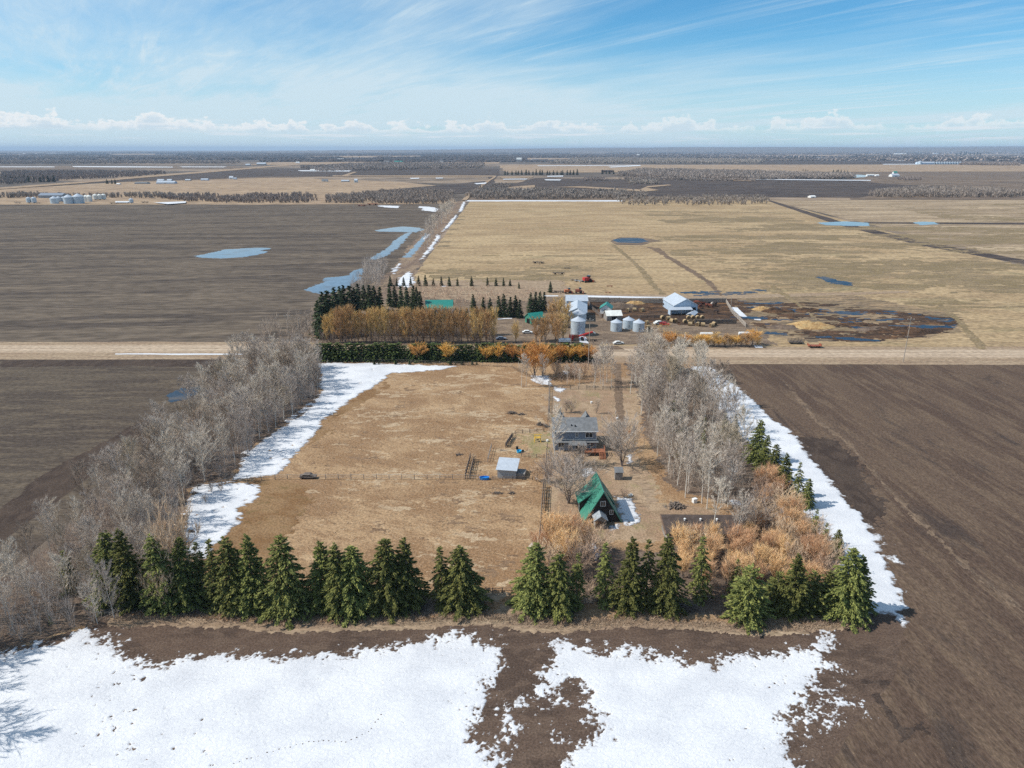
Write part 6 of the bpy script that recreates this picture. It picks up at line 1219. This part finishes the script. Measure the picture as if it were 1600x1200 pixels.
# cattle in the corral: one body each, heads down or up
def cow(bx, by, mat, lb, rz, s=1.0, lying=False):
    v = [(-.95, 0, 1.25), (-.45, 0, 1.22), (.15, 0, 1.2), (.7, 0, 1.3), (1.1, 0, 1.42), (1.42, 0, 1.28), (1.62, 0, 1.05)]; e_ = [(i, i+1) for i in range(6)]; r_ = [.30, .38, .42, .38, .22, .17, .10]
    for j, (ix, sy) in enumerate(((0, -.24), (0, .24), (3, -.22), (3, .22))):
        b_ = len(v); bx_ = v[ix][0]; back = ix == 0
        v += [(bx_+(.08 if back else 0), sy, .95), (bx_+(-.10 if back else .02), sy, .5), (bx_-(.02 if back else 0), sy, .02)]; r_ += [.17, .085, .06]; e_ += [(ix, b_), (b_, b_+1), (b_+1, b_+2)]
    b_ = len(v); v += [(-1.12, 0, 1.15), (-1.15, 0, .65)]; r_ += [.05, .03]; e_ += [(0, b_), (b_, b_+1)]
    for sy in (-.2, .2): b_ = len(v); v += [(1.33, sy, 1.42)]; r_ += [.05]; e_ += [(5, b_)]
    me = bpy.data.meshes.new('cow'); me.from_pydata(v, e_, []); o = link('cow', me); me.materials.append(M[mat])
    sk_ = o.modifiers.new('Skin', 'SKIN'); 
    for i, rr in enumerate(r_): me.skin_vertices[0].data[i].radius = (rr, rr) if me.skin_vertices else (rr, rr)
    me.skin_vertices[0].data[2].use_root = True
    sb = o.modifiers.new('Subdivision', 'SUBSURF'); sb.levels = sb.render_levels = 1
    p = P(bx, by); o.location = (p.x, p.y, .1); o.rotation_euler[2] = rz; o.scale = (s, s, s); tag(o, lb, 'cow', 'cattle in the corral'); return o
cws = [(1086, 477, 'cow'), (1092, 479, 'cowdark'), (1094, 482, 'cow'), (1099, 478, 'cow'), (1103, 480, 'cow'), (1106, 478, 'cowdark'), (1109, 481, 'cow'), (1112, 478.5, 'cowpale'), (1090, 475.6, 'cow'), (1117, 479, 'cowdark'), (1096, 475.8, 'cowdark'), (1119, 490, 'cowdark'), (1038, 480, 'cowdark')]
try:
    for i, (bx, by, mt) in enumerate(cws):
        col_ = {'cow': 'red-brown', 'cowdark': 'dark', 'cowpale': 'pale'}[mt]
        lb = 'dark cow alone at the front of the right corral' if i == 11 else 'dark cow left of the corral barn' if i == 12 else '%s cow in the muddy corral, %s from the left of the herd' % (col_, ORD[sorted(range(11), key=lambda k: cws[k][0]).index(i)])
        cow(bx, by, mt, lb, rnd.uniform(0, 6.28), 1.15)
except Exception as ex: print('COW', ex)
# manure and straw heaps
def mound(bx, by, w_, d_, h_, mat, lb, name='mound', seed=1):
    p = P(bx, by); nx = 26; X, Y = np.meshgrid(np.linspace(-1, 1, nx), np.linspace(-1, 1, nx)); R_ = np.sqrt(X**2+Y**2); H_ = np.clip(1-R_**2, 0, 1)*(1+.5*fbm(X*w_+seed*31, Y*d_, 2.5, 4, seed)); Zz = np.where(R_ > .999, -.3, H_*h_)
    J, I = np.meshgrid(np.arange(nx-1), np.arange(nx-1), indexing='ij'); a = (J*nx+I).ravel()
    o = link(name, mesh_np(name, np.stack([(X*w_).ravel(), (Y*d_).ravel(), Zz.ravel()], 1), np.stack([a, a+1, a+nx+1, a+nx], 1), M[mat], True)); o.location = p; tag(o, lb, 'mound')
for i, t in enumerate([(968, 480, 9, 4, 2.2, 'litter', 'long brown manure mound at the left of the corral'), (993, 474.5, 5, 2.5, 1.3, 'straw', 'straw-coloured mound at the back of the corral'), (1010, 483, 4, 2, 1.2, 'mud', 'dark mound in the middle of the corral'), (1215, 487, 8, 3, 1.6, 'mud', 'dark manure ridge right of the corral'), (1262, 486, 6, 3, 1.8, 'mud', 'black mound at the marsh edge'), (1190, 484, 5, 3, 1.3, 'straw', 'tan mound right of the corral fence'), (1265, 510, 11, 6, 1.8, 'straw', 'broad straw-coloured mound above the wagons'), (1340, 508, 10, 3, 1.0, 'mud', 'dark ridge in the middle of the marsh, left'), (1410, 518, 16, 6, 1.6, 'mud', 'large dark mound behind the power pole'), (1380, 516, 12, 5, 1.2, 'litter', 'brown mound left of the large dark one'), (1225, 512, 8, 4, 1.1, 'litter', 'brown mound below the corral corner'), (1470, 506, 8, 2.4, .8, 'mud', 'dark ridge at the right end of the marsh')]): mound(*t, seed=i+1)

# animal tracks pressed into the front snow
tk = MB(); q_ = [(365, 1194), (392, 1185), (425, 1175), (452, 1168), (480, 1161), (505, 1157), (540, 1160), (556, 1153), (575, 1145), (590, 1125), (600, 1112)]; rt = random.Random(4)
for (x0_, y0_), (x1_, y1_) in zip(q_[:-1], q_[1:]):
    p0_, p1_ = P(x0_, y0_), P(x1_, y1_); n_ = max(1, int((p1_-p0_).length/.62))
    for k_ in range(n_):
        c_ = p0_.lerp(p1_, (k_+rt.random()*.3)/n_); r_ = rt.uniform(.07, .12); o_ = rt.uniform(-.12, .12)
        tk.add([(c_.x+r_*math.cos(t_*.785), c_.y+o_+r_*.8*math.sin(t_*.785), .0955) for t_ in range(8)], [tuple(range(8))])
tko = tk.build('snow_tracks', M['soil']); tko['kind'] = 'structure'
# --- the air: far land fades to blue
hz = MB().box(-40000, 40000, -200, 45000, -1.6, 172).build('haze', M['glass']); m = bpy.data.materials.new('haze'); m.use_nodes = True; t = NT(m.node_tree)
pv = t.n('ShaderNodeVolumePrincipled', i_Density=HAZE, i_Anisotropy=0.0); pv.inputs['Color'].default_value = (.60, .78, 1.0, 1); oo = t.n('ShaderNodeOutputMaterial'); t.l(pv.outputs[0], oo.inputs['Volume'])
hz.data.materials.clear(); hz.data.materials.append(m); hz['kind'] = 'stuff'; hz['label'] = 'thin blue haze over the far land'
